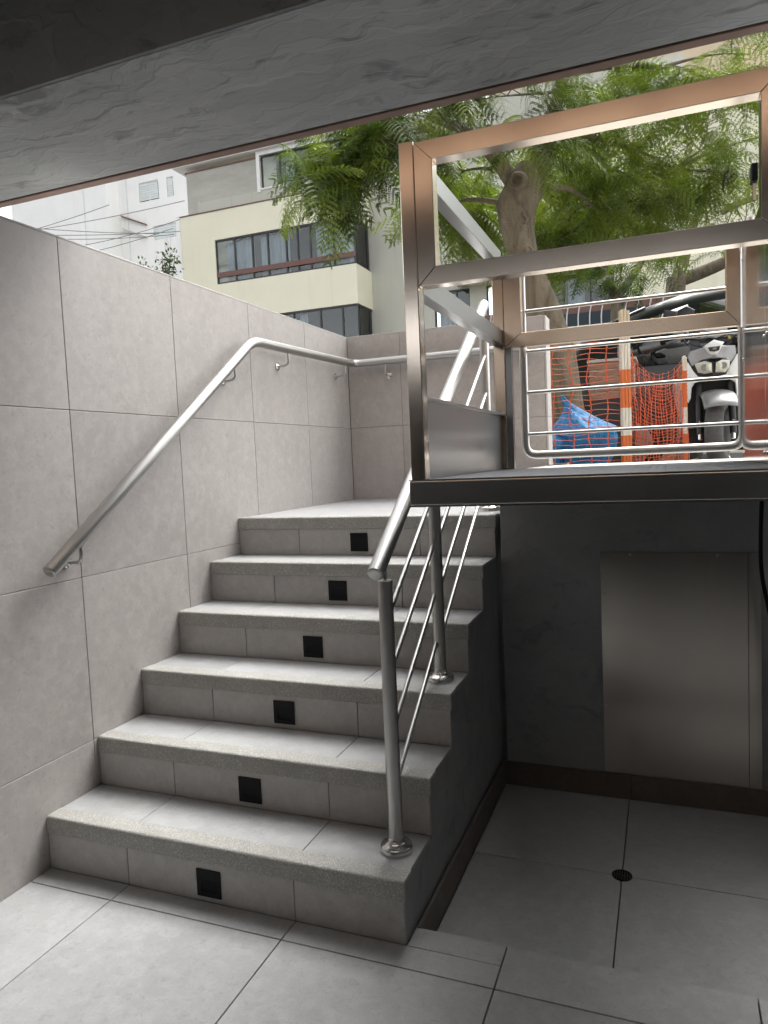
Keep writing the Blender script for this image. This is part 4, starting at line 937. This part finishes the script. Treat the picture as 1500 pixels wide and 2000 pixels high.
def crown_tree(name, loc, trunk, tr_r, limbs, clusters, label, nsep, seed, dens=1.0, flen=(0.34, 0.52), bark='bark', knots=()):
    rd = random.Random(seed); e = thing(name, loc, label, 'tree', 'street trees')
    q = MB().tube(trunk, tr_r, 18)
    # uneven bole: push the skin in and out
    vv = []
    for (x, y, z) in q.v:
        s_ = 0.012*math.sin(9*x+7*z)+0.014*math.sin(13*y+5*z+1)+0.01*math.sin(17*z+6*x)
        vv.append((x+s_, y+s_*0.6, z))
    q.v = vv
    trk = q.build('trunk', MAT[bark], e, True)
    for kp, kr in knots:
        kp = Vector(kp); k = MB()
        k.lathe([(kr*1.6, 0.06), (kr*1.45, 0.015), (kr*1.05, -0.012), (kr*0.72, -0.005), (kr*0.5, 0.03), (kr*0.08, 0.05)], kp, 18, 'y').build('knot', MAT[bark], trk, True)
    for A, B, r0, r1, up in limbs:
        pts = bezier(A, B, up, rd, 12, 0.05); rr = [r0+(r1-r0)*i/12 for i in range(13)]
        MB().tube(pts, rr, 10).build('limb', MAT[bark], e, True)
    fr = []; tw = MB()
    for (C, A, rad, nf) in clusters:
        C = Vector(C); A = Vector(A); pts = bezier(A, C, 0.10, rd, 10, 0.08); ln = (C-A).length
        tw.tube(pts, [0.016*(1-i/14) for i in range(11)], 6)
        m = max(3, int(nf/7)); 
        for k in range(m):
            while True:
                o = Vector((rd.uniform(-1, 1), rd.uniform(-1, 1), rd.uniform(-1, 1)))
                if o.length < 1: break
            E_ = C+Vector((o.x*rad[0], o.y*rad[1], o.z*rad[2])); S = pts[rd.choice((6, 7, 8, 9, 10))]
            tp = bezier(S, E_, 0.12, rd, 6, 0.1); tw.tube(tp, [0.006*(1-i/8) for i in range(7)], 4, caps=False)
            for g in range(max(1, int(nf/m*dens))):
                p = tp[rd.choice((3, 4, 5, 6, 6))]; dirv = (tp[6]-tp[0]); dirv.z *= 0.5
                az = math.atan2(dirv.y, dirv.x)+rd.gauss(0, 1.0); el = rd.gauss(-0.15, 0.4)
                fr.append((p, az, el, rd.gauss(0, 0.5), rd.uniform(*flen)))
    tw.build('twigs', MAT['bark_dark'], e, True)['kind'] = 'stuff'
    cl = Vector(CAM_LOC)
    vis = sorted(range(len(fr)), key=lambda i: (fr[i][0]-cl).length)
    inview = []
    for i in vis:
        d = fr[i][0]-cl; zz = d.dot(_f)
        if zz > 0 and abs(d.dot(_r)/zz) < 0.56 and -0.1 < d.dot(_u)/zz < 0.72: inview.append(i)
    sep = set(inview[:nsep])
    VV = []; FF = []; off = 0
    for i, (p, az, el, roll, L) in enumerate(fr):
        M = Euler((roll, -el, az), 'XYZ').to_matrix()
        if i in sep:
            o = bpy.data.objects.new('frond', FRM[i % 4]); o.location = p; o.rotation_euler = (roll, -el, az); o.scale = (L, L, L)
            link(o, e)
        else:
            V, F = FRL[i % 3]; A = np.array(M)*L
            VV.append(V@A.T+np.array(p)); FF.append(F+off); off += len(V)
    if VV:
        o = bpy.data.objects.new('crown', mesh_np('crown', np.vstack(VV), np.vstack(FF), MAT['leaf'])); o['kind'] = 'stuff'; link(o, e)
    return e
P = px_point
base = P(1122, 905, 6.05); base.z = 1.12
trunk = [base, P(1112, 800, 6.0), P(1085, 690, 6.0), P(1058, 600, 6.0), P(1030, 520, 6.0), P(1012, 450, 6.0), P(1008, 405, 6.0), P(1022, 360, 6.0), P(1030, 325, 6.0)]
tr = [0.20, 0.155, 0.14, 0.135, 0.138, 0.14, 0.15, 0.165, 0.10]
fork = P(1020, 370, 6.0)
L1 = P(960, 330, 5.8); L2 = P(1080, 250, 5.9); L3 = P(900, 250, 5.5); L4 = P(1200, 330, 6.6)
limbs = [(P(1005, 360, 6.0), L3, 0.075, 0.03, 0.10), (P(1045, 350, 6.0), P(1110, 130, 5.9), 0.10, 0.035, 0.05), (P(1070, 370, 6.0), P(1180, 430, 6.6), 0.026, 0.01, 0.25),
         (L3, P(700, 290, 5.4), 0.03, 0.01, 0.12), (P(1100, 150, 5.9), P(1300, 130, 6.2), 0.03, 0.012, 0.08), (P(1110, 130, 5.9), P(900, 20, 5.9), 0.05, 0.02, 0.05),
         (P(1110, 130, 5.9), P(1250, -120, 6.3), 0.05, 0.02, 0.05), (P(985, 400, 6.0), P(880, 400, 6.4), 0.028, 0.01, 0.2), (P(1080, 260, 5.9), P(1320, 330, 6.6), 0.028, 0.01, 0.15)]
K = []
def cl(px, py, d, A, rad, n): K.append((P(px, py, d), A, rad, n))
cl(640, 335, 5.4, P(760, 280, 5.4), (0.30, 0.4, 0.16), 34); cl(725, 345, 5.5, P(780, 270, 5.4), (0.28, 0.45, 0.19), 34); cl(755, 270, 5.5, L3, (0.35, 0.5, 0.2), 40); cl(620, 365, 5.2, P(700, 290, 5.4), (0.16, 0.3, 0.09), 8)
cl(850, 225, 5.5, L3, (0.40, 0.5, 0.22), 46); cl(960, 190, 5.7, P(1090, 180, 5.9), (0.45, 0.5, 0.2), 46); cl(1080, 175, 5.8, P(1100, 150, 5.9), (0.35, 0.5, 0.2), 26)
cl(885, 345, 6.3, L1, (0.35, 0.5, 0.28), 50); cl(890, 430, 6.5, P(880, 400, 6.4), (0.30, 0.5, 0.22), 44); cl(950, 410, 6.8, P(940, 390, 6.3), (0.3, 0.5, 0.3), 40)
cl(1010, 285, 5.6, L1, (0.30, 0.3, 0.12), 16); cl(1120, 310, 6.3, L2, (0.35, 0.5, 0.25), 50); cl(1180, 400, 6.8, P(1180, 400, 6.6), (0.42, 0.5, 0.25), 54); cl(1110, 430, 7.0, P(1150, 400, 6.6), (0.32, 0.5, 0.22), 44)
cl(1250, 310, 6.6, L4, (0.42, 0.6, 0.26), 50); cl(1290, 400, 7.0, L4, (0.36, 0.5, 0.2), 36); cl(1390, 280, 6.6, P(1320, 330, 6.6), (0.38, 0.6, 0.22), 34); cl(1440, 340, 6.9, P(1320, 330, 6.6), (0.26, 0.5, 0.16), 18)
cl(1290, 180, 6.2, P(1300, 130, 6.2), (0.42, 0.5, 0.2), 44); cl(1400, 170, 6.4, P(1300, 130, 6.2), (0.32, 0.5, 0.14), 26); cl(1440, 105, 6.6, P(1300, 130, 6.2), (0.3, 0.5, 0.14), 12); cl(1180, 120, 6.1, P(1110, 130, 5.9), (0.36, 0.5, 0.16), 26)
cl(1090, 490, 7.4, P(1150, 430, 6.8), (0.30, 0.5, 0.14), 26); cl(1230, 450, 7.2, P(1180, 430, 6.6), (0.36, 0.5, 0.12), 26)
cl(1130, 360, 7.6, P(1150, 400, 6.6), (0.6, 0.5, 0.45), 60); cl(1240, 380, 7.8, L4, (0.5, 0.5, 0.4), 50); cl(900, 400, 7.4, P(880, 400, 6.4), (0.4, 0.5, 0.45), 50)
cl(700, 60, 6.0, P(900, 20, 5.9), (0.8, 0.8, 0.3), 46); cl(1000, -40, 6.2, P(900, 20, 5.9), (0.9, 0.9, 0.35), 46); cl(1300, -90, 6.4, P(1250, -120, 6.3), (0.9, 0.9, 0.35), 46); cl(1500, 40, 6.7, P(1250, -120, 6.3), (0.6, 0.8, 0.3), 26); cl(1600, 250, 7.0, P(1320, 330, 6.6), (0.6, 0.8, 0.4), 36)
crown_tree('street_tree', (base.x, base.y, 1.12), trunk, tr, limbs, K, 'large street tree with a knotted pale trunk and feathery green leaves', 290, 11, 1.6, knots=((P(1010, 352, 5.83), 0.055), (P(1022, 430, 5.87), 0.028), (P(1032, 490, 5.87), 0.03)))

# two smaller forked trees farther along the street
b2 = P(1205, 700, 11.5); b2.z = 1.04
crown_tree('forked_tree', (b2.x, b2.y, 1.04), [b2, P(1207, 620, 11.5), P(1205, 575, 11.5)], [0.13, 0.11, 0.10],
    [(P(1205, 580, 11.5), P(1150, 490, 11.4), 0.09, 0.06, 0.05), (P(1205, 580, 11.5), P(1260, 500, 11.6), 0.08, 0.05, -0.10), (P(1260, 500, 11.6), P(1290, 420, 11.8), 0.05, 0.03, 0)],
    [(P(1150, 500, 11.0), P(1150, 490, 11.4), (0.5, 0.6, 0.3), 26), (P(1190, 535, 11.0), P(1150, 500, 11.4), (0.5, 0.6, 0.28), 22), (P(1270, 520, 11.3), P(1260, 500, 11.6), (0.5, 0.6, 0.3), 24), (P(1110, 470, 11.8), P(1150, 490, 11.4), (0.7, 0.8, 0.5), 30), (P(1250, 430, 12), P(1290, 420, 11.8), (0.8, 0.8, 0.5), 30)],
    'smaller tree with a V shaped fork seen above the parked van', 40, 21, 1.0, (0.4, 0.6))
b3 = P(1318, 760, 12.5); b3.z = 1.04
wig = lambda a, b, k: [P(a[0]+(b[0]-a[0])*i/8, a[1]+(b[1]-a[1])*i/8+6*math.sin(i*2.1+k), a[2]+(b[2]-a[2])*i/8) for i in range(9)]
tw3 = crown_tree('gnarled_tree', (b3.x, b3.y, 1.04), [b3, P(1316, 640, 12.5), P(1318, 575, 12.5), P(1322, 545, 12.5)], [0.2, 0.18, 0.17, 0.16],
    [(P(1322, 550, 12.5), P(1345, 470, 12.5), 0.12, 0.09, 0.0), (P(1325, 548, 12.5), P(1425, 508, 12.3), 0.12, 0.10, -0.08), (P(1425, 508, 12.3), P(1500, 400, 12.2), 0.11, 0.07, -0.05), (P(1345, 470, 12.5), P(1410, 300, 12.6), 0.06, 0.03, 0.05), (P(1410, 415, 12.4), P(1480, 385, 12.2), 0.06, 0.05, 0.05)],
    [(P(1400, 490, 11.9), P(1425, 508, 12.3), (0.35, 0.5, 0.18), 14), (P(1360, 480, 12.0), P(1345, 470, 12.5), (0.3, 0.4, 0.2), 8)],
    'gnarled tree with a crooked bare branch reaching right over the van', 16, 33, 1.0, (0.4, 0.6))
rd = random.Random(5)
bt = MB()
def twig(p, d, L, r, depth):
    pts = [p]; q = p.copy(); dd = d.copy()
    for i in range(6):
        dd = (dd+Vector((rd.gauss(0, .28), rd.gauss(0, .28), rd.gauss(0, .28)))).normalized(); q = q+dd*L/6; pts.append(q.copy())
    bt.tube(pts, [r*(1-i/8) for i in range(7)], 4, caps=False)
    if depth:
        for k in range(3): twig(pts[rd.choice((2, 3, 4, 5))], (dd+Vector((rd.gauss(0, .7), rd.gauss(0, .5), rd.gauss(0.1, .6)))).normalized(), L*0.62, r*0.6, depth-1)
for a, dz in (((1330, 440, 12.4), (0.2, 0.1, 1)), ((1400, 470, 12.4), (0.5, 0, 0.6)), ((1450, 460, 12.3), (0.1, 0, 1)), ((1350, 470, 12.5), (0.9, 0, 0.25)), ((1380, 400, 12.5), (0.8, 0, 0.2)), ((1410, 340, 12.6), (0.7, 0, -0.5)), ((1340, 465, 12.3), (-0.8, 0, 0.5)), ((1470, 440, 12.2), (-0.8, 0, 0.3))):
    twig(P(*a), Vector(dz).normalized(), 0.95, 0.014, 3)
o = bt.build('bare_twigs', MAT['bark_dark'], tw3, True); o['kind'] = 'stuff'
plain('pod', (0.02, 0.016, 0.013), 0.7)
for i, (px, py, ln) in enumerate(((1414, 345, 0.20), (1421, 335, 0.13))):
    p = P(px, py-12, 6.4)
    s_ = [Vector((0.008*math.sin(k*0.9), 0, -ln*k/7)) for k in range(8)]
    tag(MB().tube([p+v_ for v_ in s_], [0.003, 0.009, 0.011, 0.010, 0.009, 0.009, 0.006, 0.002], 8).build('seed_pod', MAT['pod'], None, True), ['longer dark seed pod hanging in front of the pale building', 'shorter dark seed pod hanging beside a longer one'][i], 'seed pod', 'seed pods')
# small shrub rising behind the tiled wall
c0 = P(312, 520, 11.5); sh = thing('shrub', (c0.x, c0.y, 1.1), 'small leafy shrub tip showing above the tiled wall near the cream building', 'shrub')
q = MB(); lf = MB()
for k in range(7):
    e_ = c0+Vector((rd.uniform(-.28, .22), rd.uniform(-.2, .2), rd.uniform(-.05, .22))); st_ = Vector((c0.x+rd.uniform(-.1, .1), c0.y, c0.z-0.9))
    pts = bezier(st_, e_, 0.1, rd, 6); q.tube(pts, [0.02*(1-i/8) for i in range(7)], 5)
    for j in range(34):
        p = pts[rd.choice((4, 5, 6))]+Vector((rd.gauss(0, .06), rd.gauss(0, .06), rd.gauss(0, .06))); a = Vector((rd.gauss(0, 1), rd.gauss(0, 1), rd.gauss(0, .6))).normalized(); b_ = a.orthogonal().normalized()
        lf.add([p, p+a*0.035+b_*0.016, p+a*0.07, p+a*0.035-b_*0.016], [(0, 1, 2, 3)])
q.tube([Vector((c0.x, c0.y, 1.1)), Vector((c0.x, c0.y, c0.z-0.85))], 0.03, 8)
q.build('stem', MAT['bark_dark'], sh, True); o = lf.build('leaves', MAT['leaf'], sh); o['kind'] = 'stuff'
for o in bpy.data.objects:
    if '_loc' in o: del o['_loc']
